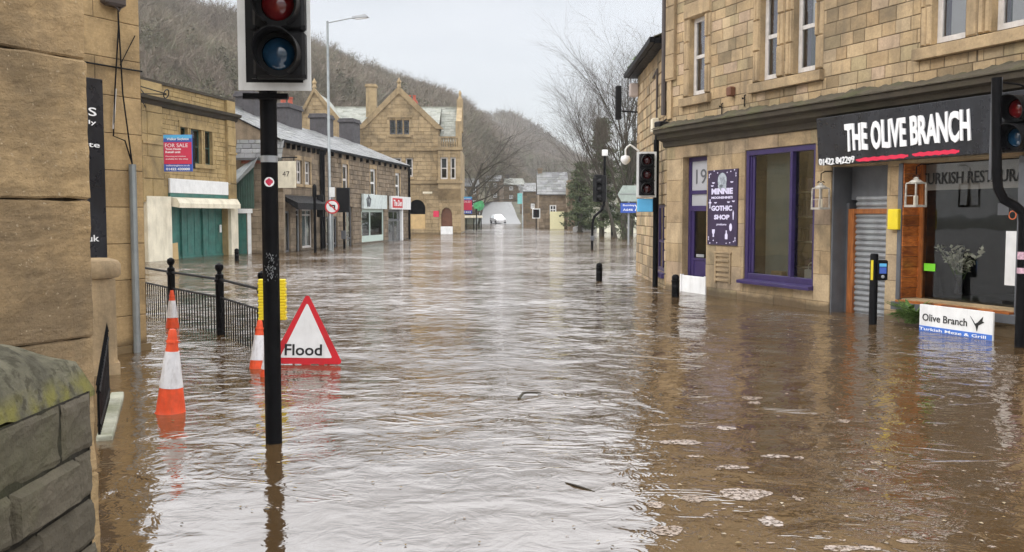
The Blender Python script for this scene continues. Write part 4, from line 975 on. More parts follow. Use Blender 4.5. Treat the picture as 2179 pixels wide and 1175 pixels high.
def lichen():
    m, t, p, N, L = newmat('lichen coping'); setp(p, .9, 0, .2)
    tcn = N('ShaderNodeTexCoord'); v = tcn.outputs['Object']
    c = mixc(N, L, rng(N, L, noise(N, L, v, 9, 6, .65), .35, .65, 0, 1), (.075, .07, .05), (.20, .185, .13))
    c = mixc(N, L, rng(N, L, noise(N, L, v, 42, 4, .6), .50, .60, 0, .75), c, (.05, .045, .03))
    c = mixc(N, L, rng(N, L, noise(N, L, v, 5.5, 5, .6, .8), .48, .60, 0, .2), c, (.15, .15, .09))
    sp = N('ShaderNodeSeparateXYZ'); L(v, sp.inputs[0])
    edge = rng(N, L, sp.outputs[2], 1.235, 1.268, 1, .0)     # yellow lichen grows on the weathered rim
    k = N('ShaderNodeMath'); k.operation = 'MULTIPLY'; L(edge, k.inputs[0]); L(rng(N, L, noise(N, L, v, 14, 4), .42, .58, 0, 1), k.inputs[1])
    c = mixc(N, L, k.outputs[0], c, (.19, .175, .055))
    L(c, p.inputs['Base Color']); bump(N, L, p, noise(N, L, v, 60, 6, .7), 1.0, .012); return m
m = MB(); nx, ny = 46, 110
def cop(i, j):
    f = i/nx; g = j/ny; x = -.04+.632*f; y = -.02+(gy1+.05)*g
    ed = min(f*.632, (1-f)*.632, (1-g)*gy1); z = 1.21+.07*min(1, ed/.03)**.5+.155*min(1, (math.sin(math.pi*f))**.8)*min(1, (1-g)*gy1/.42)**.7
    z += .006*math.sin(x*31+y*17)+.005*math.sin(y*43+x*9)
    return (x, y, z)
m.v = [cop(i, j) for j in range(ny+1) for i in range(nx+1)]
m.f = [(j*(nx+1)+i, j*(nx+1)+i+1, (j+1)*(nx+1)+i+1, (j+1)*(nx+1)+i) for j in range(ny) for i in range(nx)]; m.t = [.5]*len(m.f); m.mi = [0]*len(m.f)
m.box(-.04, .592, -.02, gy1+.03, 1.20, 1.2105)
m.build('coping', lichen(), gw, smooth=True)

# ================================================================== FOR-SALE SHOP (left middle)
SF = Fr((-12.15-.188*7, 33.3-.982*7), (.188, .982)); sL = SF.x(499)
sh_ = frthing('shop_building', 'two-storey sandstone shop with teal shutters and parapet on the left', 'building', SF)
wins = [SF.rect(383, 399, 272, 347), SF.rect(405, 428, 274, 348), SF.rect(435, 451, 280, 351)]
zb0 = sum(q[2] for q in wins)/3; zt0 = sum(q[3] for q in wins)/3
wins = [(q[0], q[1], zb0, zt0) for q in wins]
shopo = (SF.x(359), SF.x(484), ZB, SF.z(420, 420))
m = MB(); m.masonry(0, sL, SF.z(420, 384)-.02, 5.35, wins, .17, (.3, .6), relief=.015, tone=(.15, .9)); m.masonry(0, sL, 5.6, 6.12, (), .17, (.3, .6), relief=.015, tone=(.12, .4))
for q in wins: m.reveal(q, dep=.15, room=1)
m.masonry(0, sL, ZB, SF.z(420, 384), [shopo], .4, (.8, 1.2), relief=.004)
m.reveal(shopo, dep=.3, room=0)
body(m, 0, sL, 9, ZB, 5.6, .4, .004); m.box(0.01, sL-.01, .02, .3, 5.5, 6.1, .2)
m.build('wall', [M['stone_shop'], M['room']], sh_)
m = MB(); m.sweep([(0, 5.30), (-.1, 5.34), (-.14, 5.45), (-.28, 5.5), (-.30, 5.6), (0, 5.62)], -.0, sL+.2, .4); m.sweep([(-.08, 6.1), (.35, 6.1), (.35, 6.22), (-.08, 6.2)], 0, sL+.05, .4); m.build('cornice', M['cornice'], sh_)
for u0, u1 in ((300, 344), (482, 499)):
    m = MB(); a, b = max(SF.x(u0), .0), SF.x(u1)
    m.masonry(a, b, SF.z(420, 430), 5.32, (), .75, (b-a, b-a), y=-.10, relief=.02, tone=(.5, 1), joint=.01); m.box(a, b, -.098, .0, SF.z(420, 432), 5.33, .5); m.box(a-.02, b+.02, -.16, 0, 4.0, 4.08, .6); m.box(a, b, -.12, .05, 5.62, 6.1, .3); m.build('pilaster', M['stone_shop'], sh_)
m = MB()
for q in wins: m.box(q[0]-.07, q[0], -.03, .02, zb0, zt0, .8); m.box(q[1], q[1]+.07, -.03, .02, zb0, zt0, .8)
m.box(wins[0][0]-.1, wins[2][1]+.1, -.05, .03, zt0, zt0+.22, .8); m.box(wins[0][0]-.1, wins[2][1]+.1, -.1, .02, zb0-.15, zb0, .7)
m.build('window_surround', M['stone_shop'], sh_)
for q in wins: window(sh_, q, .10, M['green'], M['glassd'], .05, (), (.5,), name='sash_window')
q = SF.rect(357, 486, 384, 413); m = MB(); m.cbox(q[0], q[1], -.10, -.02, q[2], q[3], .01); m.build('fascia', M['whiteb'], sh_)
m = MB(); m.box(q[0], q[1], -.09, -.01, q[2]-.14, q[2]-.005); m.build('fascia_trim', M['teal'], sh_)
q = SF.rect(359, 490, 421, 441); m = MB(); m.sweep([(-.05, q[2]+.02), (-.42, q[2]-.04), (-.42, q[2]+.12), (-.32, q[3]-.06), (-.02, q[3])], q[0], q[1]+.05); m.build('awning_box', M['cream'], sh_)
for u0, u1 in ((306, 358), (485, 500)):
    m = MB(); a, b = max(0, SF.x(u0)), SF.x(u1); m.box(a, b, -.14, .28, ZB, SF.z(420, 421)); m.build('rendered_pier', M['cream'], sh_, bevel=.01)
m = MB(); a, b, c, d = shopo; m.box(a, b, .24, .28, ZB, d)
for uu in (360, 386, 431, 476): x = SF.x(uu, .2); m.box(x-.05, x+.05, .16, .24, ZB, d)
for uu in (400, 415, 445, 460): x = SF.x(uu, .2); m.box(x-.012, x+.012, .225, .24, ZB, d-.2)
m.box(a, b, .18, .24, d-.2, d-.02); m.box(a, b, .2, .24, ZB, .06)
m.build('shutters', M['teal'], sh_)
x = SF.x(468, .15); m = MB(); m.box(x-.05, x+.05, .12, .16, .9, 1.2); m.build('lock_box', M['white'], sh_)
q = SF.rect(361, 383, 516, 552, .0); m = MB(); m.prism([(q[0], -.3), (q[1]+.05, -.3), (q[1], q[3]-.02), (q[0], q[3]-.06)], .08, .12)
frobj(m, 'plywood_sheet', M['ply'], 'plywood sheet leaning at the left of the teal shutters', 'board', SF)
def forsale(name, lb, c, w, h, ang, P1='FOR SALE', small=False, group=None):
    t = thing(name, lb, 'for sale board', c, ang, group); d = .03
    m = MB(); m.cbox(-w/2, w/2, -d, d, 0, h, .004); m.build('board', M['blue'], t)
    m = MB(); m.box(-w/2+.01, w/2-.01, -d-.004, -d+.002, h*.2, h*.80); m.build('red_panel', M['redb'], t)
    m = MB(); m.box(-w/2+.005, w/2-.005, -d-.005, -d+.002, h*.90, h*.995); m.build('pale_band', M['cyan'], t)
    m = MB(); y = -d-.008
    m.text('Walker Singleton', -w*.38, w*.40, h*.83, h*.92, y, .02)
    m.text(P1, -w*.44, w*.36, h*.66, h*.76, y, .0)
    if not small:
        m.text('Town House', -w*.43, w*.12, h*.585, h*.64, y, .03); m.text('Retail unit', -w*.43, w*.10, h*.50, h*.56, y, .03)
        m.text('Planning permission', -w*.43, w*.28, h*.39, h*.43, y, .01); m.text('available for the shop', -w*.43, w*.36, h*.31, h*.36, y, .01)
        m.text('walkersingleton.co.uk', -w*.42, w*.42, h*.125, h*.185, y, .01); m.text('01422 430000', -w*.42, w*.42, h*.03, h*.10, y, .03)
    else: m.text('01422', -w*.4, w*.4, h*.05, h*.15, y, .02)
    m.build('lettering', M['letter'], t)
    return t
c = pos(380, 365, 32.2); t = forsale('for_sale_board', 'blue and red FOR SALE board projecting from the upper wall of the teal shuttered shop', c, 62*32.2/2000, 77*32.2/2000, R(-5))
m = MB(); m.box(.46, .49, -.02, .25, .1, 1.15); m.build('bracket', M['black'], t)
m = MB(); x = SF.x(306); pts = []
x, z = SF.px(348, 200, -.8); m.tube([(SF.x(310), -.1, 5.6), (x-1, -.5, z+.15), (x, -.9, z)], .02, 5); m.tube([(SF.x(310), -.1, 5.2), (x-1, -.5, z-.1), (x, -.9, z-.02)], .02, 5)
m.tube([(x+.14*math.cos(a/3), -.9-.14*math.sin(a/3)*.3, z+.14*math.sin(a/3)) for a in range(20)], .02, 5); m.build('scroll_bracket', M['blackm'], sh_, smooth=True)

# ================================================================== GAP BUILDINGS (lean-to, green store)
GF = Fr((-11.25, 39.15), (1, .02))
gb = frthing('stone_building', 'small set back stone lean-to with slate roof between the shop and terrace', 'building', GF)
gl = 1.75
zr0 = GF.z(520, 335); m = MB(); m.masonry(0, gl, ZB, zr0, (), .25, (.3, .6), relief=.015, tone=(.12, .7)); body(m, 0, gl, .3, ZB, zr0, .3, .004); m.build('wall', M['stone_far'], gb)
m = MB(); slope(m, -.2, gl, -.2, zr0-.05, .33, zr0+.75, ch=.25); m.build('roof', M['slate'], gb)
q = GF.rect(500, 545, 325, 348); m = MB(); m.masonry(.05, 1.4, q[2], q[3], (), .075, (.22, .22), y=-.05, relief=.006, tone=(.4, 1), joint=.012); m.box(.05, 1.4, -.049, 0, q[2], q[3], .2); m.build('brick_patch', stone('red brick', [(.25, .07, .045), (.32, .10, .06)], mortar=(.2, .17, .14), soot=.3), gb)
GG = Fr((-11.3, 38.5), (1, .02))
gs = frthing('store_shed', 'green corrugated store with pale sloping roof and white framed door', 'shed', GG)
x0, x1 = GG.x(500), GG.x(541); zt_, zm = GG.z(540, 352), GG.z(503, 412)
m = MB(); xl = x0-.3
n = 22
for i in range(n):
    a = xl+(x1-xl)*i/n; b = xl+(x1-xl)*(i+1)/n; f = i/n; zt = zm+(zt_-zm)*(i+1)/n-.02; m.box(a+.002, b-.002, -.02*(i % 2), .05, 1.85, zt, .5)
m.build('cladding', M['green'], gs)
m = MB(); m.add([(xl-.1, -.25, zm-.1), (x1+.1, -.25, zt_), (x1+.1, .55, zt_+.45), (xl-.1, .55, zm+.75)], [(0, 1, 2, 3)]); m.add([(xl-.1, -.25, zm-.16), (x1+.1, -.25, zt_-.06), (x1+.1, -.25, zt_), (xl-.1, -.25, zm-.1)], [(0, 1, 2, 3)]); m.build('roof', M['galv'], gs)
m = MB(); m.masonry(xl, x1+.3, ZB, 1.85, [(GG.x(506), GG.x(524), ZB, 1.75)], .25, (.3, .6), relief=.015, tone=(.12, .7)); m.build('wall', M['stone_far'], gs)
a, b = GG.x(505), GG.x(527); m = MB(); m.box(a-.12, a, -.06, .05, ZB, 1.8); m.box(b, b+.14, -.06, .05, ZB, 1.8); m.box(a-.2, b+.2, -.08, .05, 1.66, 1.84); m.build('door_frame', M['whiteb'], gs)
m = MB(); m.box(a, b, .0, .04, ZB, 1.66); m.build('door', M['teal'], gs)

# ================================================================== TERRACE ROW
d0 = (.139, .990); TO = (-9.77, 39.5); TF = Fr(TO, d0)
xs1 = TF.x(683); xe = TF.x(869); ZE = 4.72
ta = frthing('terraced_house', 'nearer stone terrace building with black awning and cream hanging sign', 'house', TF, group=None)
def zt(u, v): return TF.z(u, v)
wa = [(TF.x(631), TF.x(643), zt(640, 392), zt(640, 343)), (TF.x(649), TF.x(661), zt(655, 392), zt(655, 343))]
zw0 = (wa[0][2]+wa[1][2])/2; zw1 = (wa[0][3]+wa[1][3])/2; wa = [(q[0], q[1], zw0, zw1) for q in wa]
def tx(u): return TF.x(u)
hA = wa+[(tx(603), tx(617), ZB, 1.75), (tx(629), tx(638), ZB, 1.85), (tx(642), tx(664), .1, 1.85)]
m = MB(); m.masonry(0, xs1, ZB, ZE, hA, .24, (.35, .7), relief=.014, joint=.010, tone=(.35, .9))
for q in hA: m.reveal(q, dep=.15, room=.9)
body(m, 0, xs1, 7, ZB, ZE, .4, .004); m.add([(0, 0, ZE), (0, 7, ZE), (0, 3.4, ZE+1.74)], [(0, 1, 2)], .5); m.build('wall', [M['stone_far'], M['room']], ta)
for q in wa: window(ta, q, .06, M['winwhite'], M['glassd'], .09, (.5,), (.5,), name='sash_window', sill=(.12, .08, .14), surround=(.12, .2, .03))
window(ta, hA[2], .06, M['grey'], M['glassd'], .09, (), (.3,), name='door'); window(ta, hA[3], .06, M['greyl'], M['glass'], .08, (), (.9,), name='door', curtain=(0, 1, 0, 1, M['fabric']))
window(ta, hA[4], .06, M['winwhite'], M['glass'], .08, (.5,), (.85,), name='shop_window', curtain=(0, 1, 0, 1, M['fabric']))
m = MB(); q = (tx(598), tx(668)); m.sweep([(0, 2.45), (-.75, 2.10), (-.75, 1.82), (-.72, 1.82), (0, 2.3)], q[0], q[1]); m.build('awning', M['blackm'], ta)
m = MB(); 
for i in range(8): x = .3+i*(xs1-.2)/8; m.box(x, x+.07, -.16, 0, ZE-.30, ZE-.08)
m.box(0, xs1, -.24, -.12, ZE-.08, ZE+.02); m.build('gutter', M['black'], ta)
m = MB(); slope(m, -.2, xs1, -.2, ZE+.02, 3.4, ZE+1.75, ch=.26, wr=(.3, .55)); m.quad((-.2, 3.4, ZE+1.75), (xs1, 3.4, ZE+1.75), (xs1, 7, ZE), (-.2, 7, ZE)); m.box(-.2, xs1, 3.3, 3.5, ZE+1.7, ZE+1.82); m.build('roof', M['slate'], ta)
pipe(ta, [(xs1-.15, -.1, ZE-.1), (xs1-.15, -.1, -.5)], .07, M['black'])
q = TF.rect(597, 619, 343, 400, -.5); t = frthing('hanging_sign', 'cream hanging sign board on an iron bracket above the black awning', 'hanging sign', TF, (q[0]+q[1])/2, -.05, q[2])
H_ = q[3]-q[2]; m = MB(); m.box(-.03, .03, -.88, -.12, 0, H_); o = m.build('board', M['cream'], t, bevel=.01); 
m = MB(); m.tube([(0, 0, H_+.15), (0, -.95, H_+.15)], .025, 6); m.tube([(0, 0, H_-.1), (0, -.3, H_+.15)], .015, 5); m.tube([(0, -.25, H_), (0, -.25, H_+.15)], .012, 5); m.tube([(0, -.8, H_), (0, -.8, H_+.15)], .012, 5); m.build('bracket', M['black'], t)
m = MB(); m.prism([(-.04+.1*math.cos(a)*.0, 0) for a in (0,)]+[(0, 0)], 0, 0) if 0 else None
m.M = Matrix.Rotation(R(-90), 4, 'Z'); m.text('47', .32, .62, H_*.42, H_*.62, -.034, .0); m.M = None; m.build('emblem', M['copper'], t)
tb = frthing('terraced_house', 'longer stone terrace building with pale green and red shopfronts', 'house', TF, xs1)
o1 = xs1
def bx_(u): return TF.x(u)-o1
wb_ = [(bx_(729), bx_(741), zt(735, 400), zt(735, 350)), (bx_(788), bx_(800), zt(794, 414), zt(794, 361)), (bx_(841), bx_(851), zt(846, 416), zt(846, 367))]
zq0 = 2.35; zq1 = sum(q[3] for q in wb_)/3; wb_ = [(q[0], q[1], min(max(q[2], 2.4), 2.6), zq1) for q in wb_]
LB = xe-o1
hB = wb_+[(bx_(693), bx_(703), ZB, 1.5), (bx_(709), bx_(717), ZB, 1.5), (bx_(736), bx_(749), ZB, 2.0), (bx_(769), bx_(816), .1, 1.9), (bx_(826), bx_(852), -.6, 1.9)]
m = MB(); m.masonry(0, LB, ZB, ZE, hB, .24, (.4, .9), relief=.025, joint=.016, tone=(.12, 1))
for q in hB: m.reveal(q, dep=.15, room=1.2)
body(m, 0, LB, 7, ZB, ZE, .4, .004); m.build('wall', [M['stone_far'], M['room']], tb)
for i, q in enumerate(wb_): window(tb, q, .06, M['whiteb'] if i else M['winwhite'], M['glassd'], .14, (), (.5,), name='sash_window', sill=(.1, .08, .14), surround=(.14, .22, .03), curtain=(.55, 1, 0, 1, M['blind']) if i else None)
for q in hB[3:6]: window(tb, q, .06, M['grey'], M['glassd'], .1, (), (.4,), name='door')
m = MB(); 
for i in range(14): x = .3+i*(LB-.2)/14; m.box(x, x+.08, -.16, 0, ZE-.28, ZE-.08)
m.box(0, LB, -.24, -.12, ZE-.08, ZE+.02); m.build('gutter', M['black'], tb)
m = MB(); slope(m, 0, LB-1.5, -.2, ZE+.025, 3.4, ZE+1.6, ch=.26, wr=(.3, .6))
m.add([(LB-1.5, -.2, ZE+.02), (LB+.2, -.2, ZE+.02), (LB-1.5, 3.4, ZE+1.58)], [(0, 1, 2)], .6); m.add([(LB+.2, -.2, ZE+.02), (LB+.2, 7, ZE+.02), (LB-1.5, 3.4, ZE+1.58)], [(0, 1, 2)], .5)
m.quad((0, 3.4, ZE+1.6), (LB-1.5, 3.4, ZE+1.6), (LB+.2, 7, ZE), (0, 7, ZE)); m.build('roof', M['slate'], tb)
pipe(tb, [(.15, -.1, ZE-.1), (.15, -.1, -.5)], .07, M['black']); pipe(tb, [(LB-.1, -.1, ZE-.1), (LB-.1, -.1, -.5)], .07, M['black'])
pg = pm('pale green shopfront', (.50, .60, .54), .5, var=.1, dirt=.2, dirtcol=(.3, .35, .3))
q = hB[6]; sw = window(tb, (q[0], q[1], .25, 1.9), .02, pg, M['glass'], .16, (.38,), (), name='shop_window')
m = MB(); m.box(q[0], q[1], .02, .1, ZB, .25); m.build('stallriser', pg, sw)
def shopsign(label, q0, q1, z0, z1, mat, extra):
    t = frthing('shop_sign', label, 'shop sign', TF, o1, 0, 0); m = MB(); m.cbox(q0, q1, -.2, -.06, z0, z1, .01); m.build('board', mat, t); extra(t); return t
def e1(t):
    m = MB(); m.tube([(q[0]+.5, -.215, 2.05), (q[0]+.35, -.215, 2.45), (q[0]+.7, -.215, 2.6), (q[0]+1.0, -.215, 2.45), (q[0]+.8, -.215, 2.05)], .05, 4); m.tube([(q[0]+.65, -.215, 2.05), (q[0]+.68, -.215, 2.7)], .04, 4); m.build('emblem', M['grey'], t)
shopsign('pale grey green shop fascia with a dark plant emblem over the glazed shopfront', q[0]-.15, q[1]+.1, 1.92, 2.72, pm('pale fascia', (.58, .64, .62), .5), e1)
q2 = hB[7]; q2b = bx_(868)
def e2(t):
    m = MB(); m.box(q2[0]+.3, q2[0]+2.6, -.215, -.2, 2.02, 2.6); m.build('red_panel', M['red'], t)
    m = MB(); m.text('The Den', q2[0]+.45, q2[0]+2.4, 2.12, 2.5, -.22, .02); m.build('lettering', M['letter'], t)
shopsign('white and red shop fascia at the far end of the terrace', q2[0], q2b, 1.92, 2.72, M['whiteb'], e2)
window(tb, (q2[0], q2[1], -.6, 1.9), .02, M['grey'], M['glass'], .14, (.45,), (.75,), name='shop_window', curtain=(.1, .6, .1, .8, M['blind']))
m = MB(); xx = bx_(853); m.box(xx-.22, xx+.1, -.12, .05, ZB, 1.95); m.build('white_post', M['whiteb'], tb)
for k, (u, y, zt_, w_, pots, lb) in enumerate(((538, 3.2, 7.2, 1.1, 0, 'a'), (614, 3.3, 7.3, 1.5, 2, ''),)):
    chimney(ta, TF.x(u, y), y, ZE+1.0, zt_ if k else 7.3, w_*1.3, .9, M['render_dark'], pots)
for u, top in ((687, 7.35), (746, 7.6)):
    x = TF.x(u, 3.3)-o1; chimney(tb, x, 3.3, ZE+1.0, top, 1.5, .9, M['render_dark'], 0)

# ================================================================== BANK BUILDING WITH GABLES
BF = Fr((-19, 78), (1, .02)); bL = BF.x(981)
bk = frthing('bank_building', 'tall gabled sandstone building with balustrade and arched doorways', 'building', BF)
def bz(v): return BF.z(900, v)
gx0, gx1, gap = BF.x(768), BF.x(937), BF.x(851)
zE = bz(272); zA = bz(190)
bw = [(BF.x(831), BF.x(843), bz(286), bz(256)), (BF.x(846), BF.x(858), bz(286), bz(256)), (BF.x(861), BF.x(872), bz(286), bz(256))]
bw2 = [(BF.x(838), BF.x(855), bz(376), bz(336)), (BF.x(864), BF.x(879), bz(376), bz(336)), (BF.x(937), BF.x(952), bz(380), bz(336)), (BF.x(960), BF.x(971), bz(380), bz(336))]
arch = (BF.x(870), BF.x(905), bz(487), bz(425)); dor = (BF.x(939), BF.x(962), ZB, bz(443))
m = MB(); bX = BF.x(934); zLow = bz(316); m.masonry(bX, bL, ZB, zLow, bw2+[arch, dor], .32, (.5, 1.0), relief=.02, joint=.014, tone=(.2, 1)); m.masonry(0, bX, ZB, zE, bw+bw2+[arch, dor], .32, (.5, 1.0), relief=.02, joint=.014, tone=(.2, 1))
z = zE; 
while z < zA-.3:
    f = (z-zE)/(zA-zE); a = gx0+(gap-gx0)*f; b = gx1+(gap-gx1)*f; hh_ = .32
    m.masonry(a+.08, b-.08, z, z+hh_, [(q[0], q[1], q[2], q[3]) for q in bw], hh_, (.5, 1.0), y=-.02, relief=.02, tone=(.2, 1)); z += hh_

for q in bw+bw2+[arch, dor]: m.reveal(q, dep=.3, room=1.5)
body(m, 0, bX, 10, ZB, zE, .5, .004); body(m, bX, bL, 10, ZB, zLow, .5, .004); m.build('wall', [M['stone_bank'], M['room']], bk)
m = MB()   # gable copings
for sx, g0 in ((1, gx0), (-1, gx1)):
    m.add([(g0-.3*sx, -.15, zE-.1), (g0-.3*sx, .5, zE-.1), (gap, .5, zA+.25), (gap, -.15, zA+.25), (g0+.3*sx, -.15, zE-.1), (g0+.3*sx, .5, zE-.1), (gap, .5, zA-.35), (gap, -.15, zA-.35)],
          [(0, 1, 2, 3), (4, 7, 6, 5), (0, 3, 7, 4), (1, 5, 6, 2), (0, 4, 5, 1)], .8)
m.lathe([(.18, 0), (.12, .25), (.2, .4), (.02, .75)], 8, (gap, .1, zA+.2), .5)
for v, pr in ((318, .16), (388, .14)): m.box(0, bL+.1, -pr, .02, bz(v)-.12, bz(v)+.12, .8)
m.box(BF.x(826), BF.x(878), -.14, 0, bz(250)-.02, bz(250)+.18, .7); m.box(BF.x(828), BF.x(876), -.12, 0, bz(291)-.02, bz(291)+.16, .8)
m.build('dressings', M['stone_bank'], bk)
for q in bw: window(bk, q, .15, M['grey'], M['glassd'], .10, (), (), name='mullioned_window')
for q in bw2: window(bk, q, .15, M['winwhite'], M['glassd'], .10, (), (.45,), name='sash_window', sill=(.1, .12, .2), curtain=(0, 1, .5, 1, M['blind']) if q is bw2[3] else None)
# right bay: canted corner bay, corbel, balustrade
b0, b1 = BF.x(934), bL+.0; bm = MB()
zc_, zd_ = bz(388), bz(318)
pr = .8
for za, zb3, k in ((bz(410), zc_, .5),):
    pass
bm.add([(b0, -.02, bz(425)), (b1, -.02, bz(425)), (b0+.0, -pr, bz(402)), (b1, -pr, bz(402)), (b0, -pr, zc_), (b1, -pr, zc_), (b0, 0, zc_), (b1, 0, zc_)], [(0, 1, 3, 2), (2, 3, 5, 4), (0, 2, 4, 6), (1, 7, 5, 3), (4, 5, 7, 6)], .6)
bwin = [(BF.x(938, -pr), BF.x(953, -pr), bz(382), bz(336)), (BF.x(959, -pr), BF.x(970, -pr), bz(382), bz(336))]
bm.masonry(b0, b1, zc_, zd_, bwin, .32, (.5, .9), y=-pr, relief=.02); 
for q in bwin: bm.reveal(q, y=-pr, dep=.2, room=.4)
bm.quad((b0, -pr, zc_), (b0, -pr, zd_), (b0, 0, zd_), (b0, 0, zc_)); bm.quad((b1, -pr, zc_), (b1, 0, zc_), (b1, 0, zd_), (b1, -pr, zd_))
bm.box(b0-.1, b1+.15, -pr-.15, 0, zd_-.1, zd_+.15, .8); bm.box(b0-.1, b1+.15, -pr-.12, 0, zc_-.1, zc_+.12, .8)
zb3 = zd_+.15; zt3 = bz(292)
bm.box(b0, b1+.1, -pr-.05, -pr+.2, zt3-.14, zt3, .8); bm.box(b0, b0+.25, -pr-.06, -pr+.2, zb3, zt3-.14, .8); bm.box(b1-.2, b1+.08, -pr-.06, -pr+.2, zb3, zt3-.14, .8)
n = 7
for i in range(n):
    x = b0+.35+(b1-b0-.65)*i/(n-1); bm.lathe([(.06, 0), (.10, (zt3-zb3)*.3), (.05, (zt3-zb3)*.6), (.08, zt3-zb3-.14)], 8, (x, -pr+.07, zb3), .6)
bay = bm.build('bay', [M['stone_bank'], M['room']], bk)
for q in bwin: window(bay, q, -pr+.1, M['winwhite'], M['glassd'], .10, (), (.5,), name='sash_window')
m = MB(); zR = bz(216); slope(m, .2, bX, .3, zE-.1, 4.6, zR, ch=.35, wr=(.4, .7)); slope(m, bX, bL-.4, 1.1, bz(300), 4.6, zR, ch=.35, wr=(.4, .7)); m.quad((bX, .9, zLow), (bL-.4, .9, zLow), (bL-.4, 1.1, bz(300)), (bX, 1.1, bz(300)), 0.0); m.quad((.2, 4.6, zR), (bL-.4, 4.6, zR), (bL-.4, 9.5, zE), (.2, 9.5, zE)); m.box(.2, bL-.4, 4.5, 4.7, zR-.04, zR+.08, .9)  # dark strip behind the balusters is painted shadow for the gap
# roof of the cross gable
m.add([(gx0, .3, zE), (gap, .3, zA), (gap, 4.6, zA), (gx0, 4.6, zE)], [(0, 1, 2, 3)], .6); m.add([(gx1, .3, zE), (gx1, 4.6, zE), (gap, 4.6, zA), (gap, .3, zA)], [(0, 1, 2, 3)], .6)
m.build('roof', M['slate_pale'], bk)
m = MB(); xg_ = bL-.45; m.box(xg_, bL+.05, .6, 1.2, zLow, zE+.6, .7)
m.add([(xg_, .6, zE), (bL, .6, zE), (xg_, 4.6, zR+.4), (bL, 4.6, zR+.4), (xg_, 4.6, zE), (bL, 4.6, zE)], [(0, 1, 3, 2), (0, 2, 4), (1, 5, 3), (4, 5, 1, 0)], .6); m.box(xg_-.02, bL+.05, 3.9, 5.0, zE, zR+.7, .7); m.lathe([(.2, 0), (.1, .3), (.15, .5), (.02, .8)], 8, (bL-.2, 4.4, zR+.7)); m.build('end_parapet', M['stone_bank'], bk)
chimney(bk, BF.x(793, 3), 3, zE, BF.z(793, 180, 3), .85, .85, M['stone_bank']); chimney(bk, BF.x(873, 5.5), 5.5, zE+1, BF.z(873, 214, 5.5), 1.3, .8, M['redpot'], 3, M['redpot'])
# second gable further left
g2a, g2b, g2c = BF.x(630, -2), BF.x(735, -2), BF.x(672, -2); zE2 = BF.z(670, 268, -2); zA2 = BF.z(672, 192, -2)
m = MB(); z = 5.0
m.masonry(g2a-1, g2b, ZB, zE2, (), .32, (.5, 1.0), y=-2, relief=.02)
z = zE2
gw0 = (BF.x(655, -2), BF.x(668, -2), BF.z(662, 272, -2)-.5, BF.z(662, 252, -2))
while z < zA2-.3:
    f = (z-zE2)/(zA2-zE2); a = g2a+(g2c-g2a)*f; b = g2b+(g2c-g2b)*f; m.masonry(a+.2, b-.2, z, z+.32, [gw0], .32, (.5, 1), y=-2, relief=.02); z += .32
m.add([(g2a, -1.98, zE2), (g2b, -1.98, zE2), (g2c, -1.98, zA2)], [(0, 1, 2)], .5)
m.quad((g2b, -2, ZB), (g2b, 0, ZB), (g2b, 0, zE2), (g2b, -2, zE2)); m.quad((g2a-1, -2, ZB), (g2a-1, -2, zE2), (g2a-1, 0, zE2), (g2a-1, 0, ZB))
for s0, s1 in ((g2a-.2, g2a+.15), (g2b+.2, g2b-.15)):
    m.add([(s0, -2.15, zE2-.1), (s0, -1.6, zE2-.1), (g2c, -1.6, zA2+.22), (g2c, -2.15, zA2+.22), (s1, -2.15, zE2-.1), (g2c, -2.15, zA2-.15)], [(0, 1, 2, 3), (0, 3, 5, 4)], .9)
m.lathe([(.18, 0), (.12, .25), (.2, .4), (.02, .75)], 8, (g2c, -1.9, zA2+.2), .5)
gg = m.build('gable', M['stone_bank'], bk); window(bk, gw0, -1.9, M['winwhite'], M['glassd'], .1, (.5,), (), name='mullioned_window')
m = MB(); m.add([(g2a, -1.7, zE2), (g2c, -1.7, zA2), (g2c, 5, zA2), (g2a, 5, zE2)], [(0, 1, 2, 3)], .6); m.add([(g2b, -1.7, zE2), (g2b, 5, zE2), (g2c, 5, zA2), (g2c, -1.7, zA2)], [(0, 1, 2, 3)], .6); m.build('gable_roof', M['slate_pale'], gg)
# arch ring, boarding, door
m = MB(); ac = (arch[0]+arch[1])/2; ar = (arch[1]-arch[0])/2
zs_ = arch[3]-ar
for i in range(11):
    a0, a1 = math.pi*i/11, math.pi*(i+1)/11
    P = [(ac+ar*k*math.cos(a), zs_+ar*k*math.sin(a)) for a, k in ((a0, 1), (a1, 1), (a1, 1.28), (a0, 1.28))]; m.prism(P, -.06-.01*(i % 2), .1, random.random()*.5+.5)
cn_ = [(arch[0]-.01, zs_), (arch[0]-.01, arch[3]+.02)]+[(ac-ar*math.cos(a), zs_+ar*math.sin(a)) for a in [math.pi/2-math.pi/2*i/6 for i in range(7)]]; m.prism(cn_, .0, .2, .6)
cn_ = [(arch[1]+.01, zs_), (arch[1]+.01, arch[3]+.02)]+[(ac+ar*math.cos(a), zs_+ar*math.sin(a)) for a in [math.pi/2-math.pi/2*i/6 for i in range(7)]]; m.prism(cn_, .0, .2, .6)
m.build('arch', M['stone_bank'], bk)
m = MB(); m.box(arch[0], arch[1]+.05, .1, .16, arch[2], bz(456)); m.build('arch_boarding', M['ply'], bk)
a, b, c, d = dor; m = MB(); m.box(a, b, .12, .2, ZB, d); 
for i in range(1, 6): x = a+(b-a)*i/6; m.box(x-.02, x+.02, .1, .12, ZB, d)
dd = m.build('door', M['brownwood'], bk); m = MB(); m.prism([(a-.15, d-.5), (a, d-.5), (a+.1, d-.15), ((a+b)/2, d+.15), (b-.1, d-.15), (b, d-.5), (b+.15, d-.5), (b+.1, d+.05), ((a+b)/2, d+.4), (a-.1, d+.05)], -.1, .05, .8); m.build('door_arch', M['stone_bank'], bk)
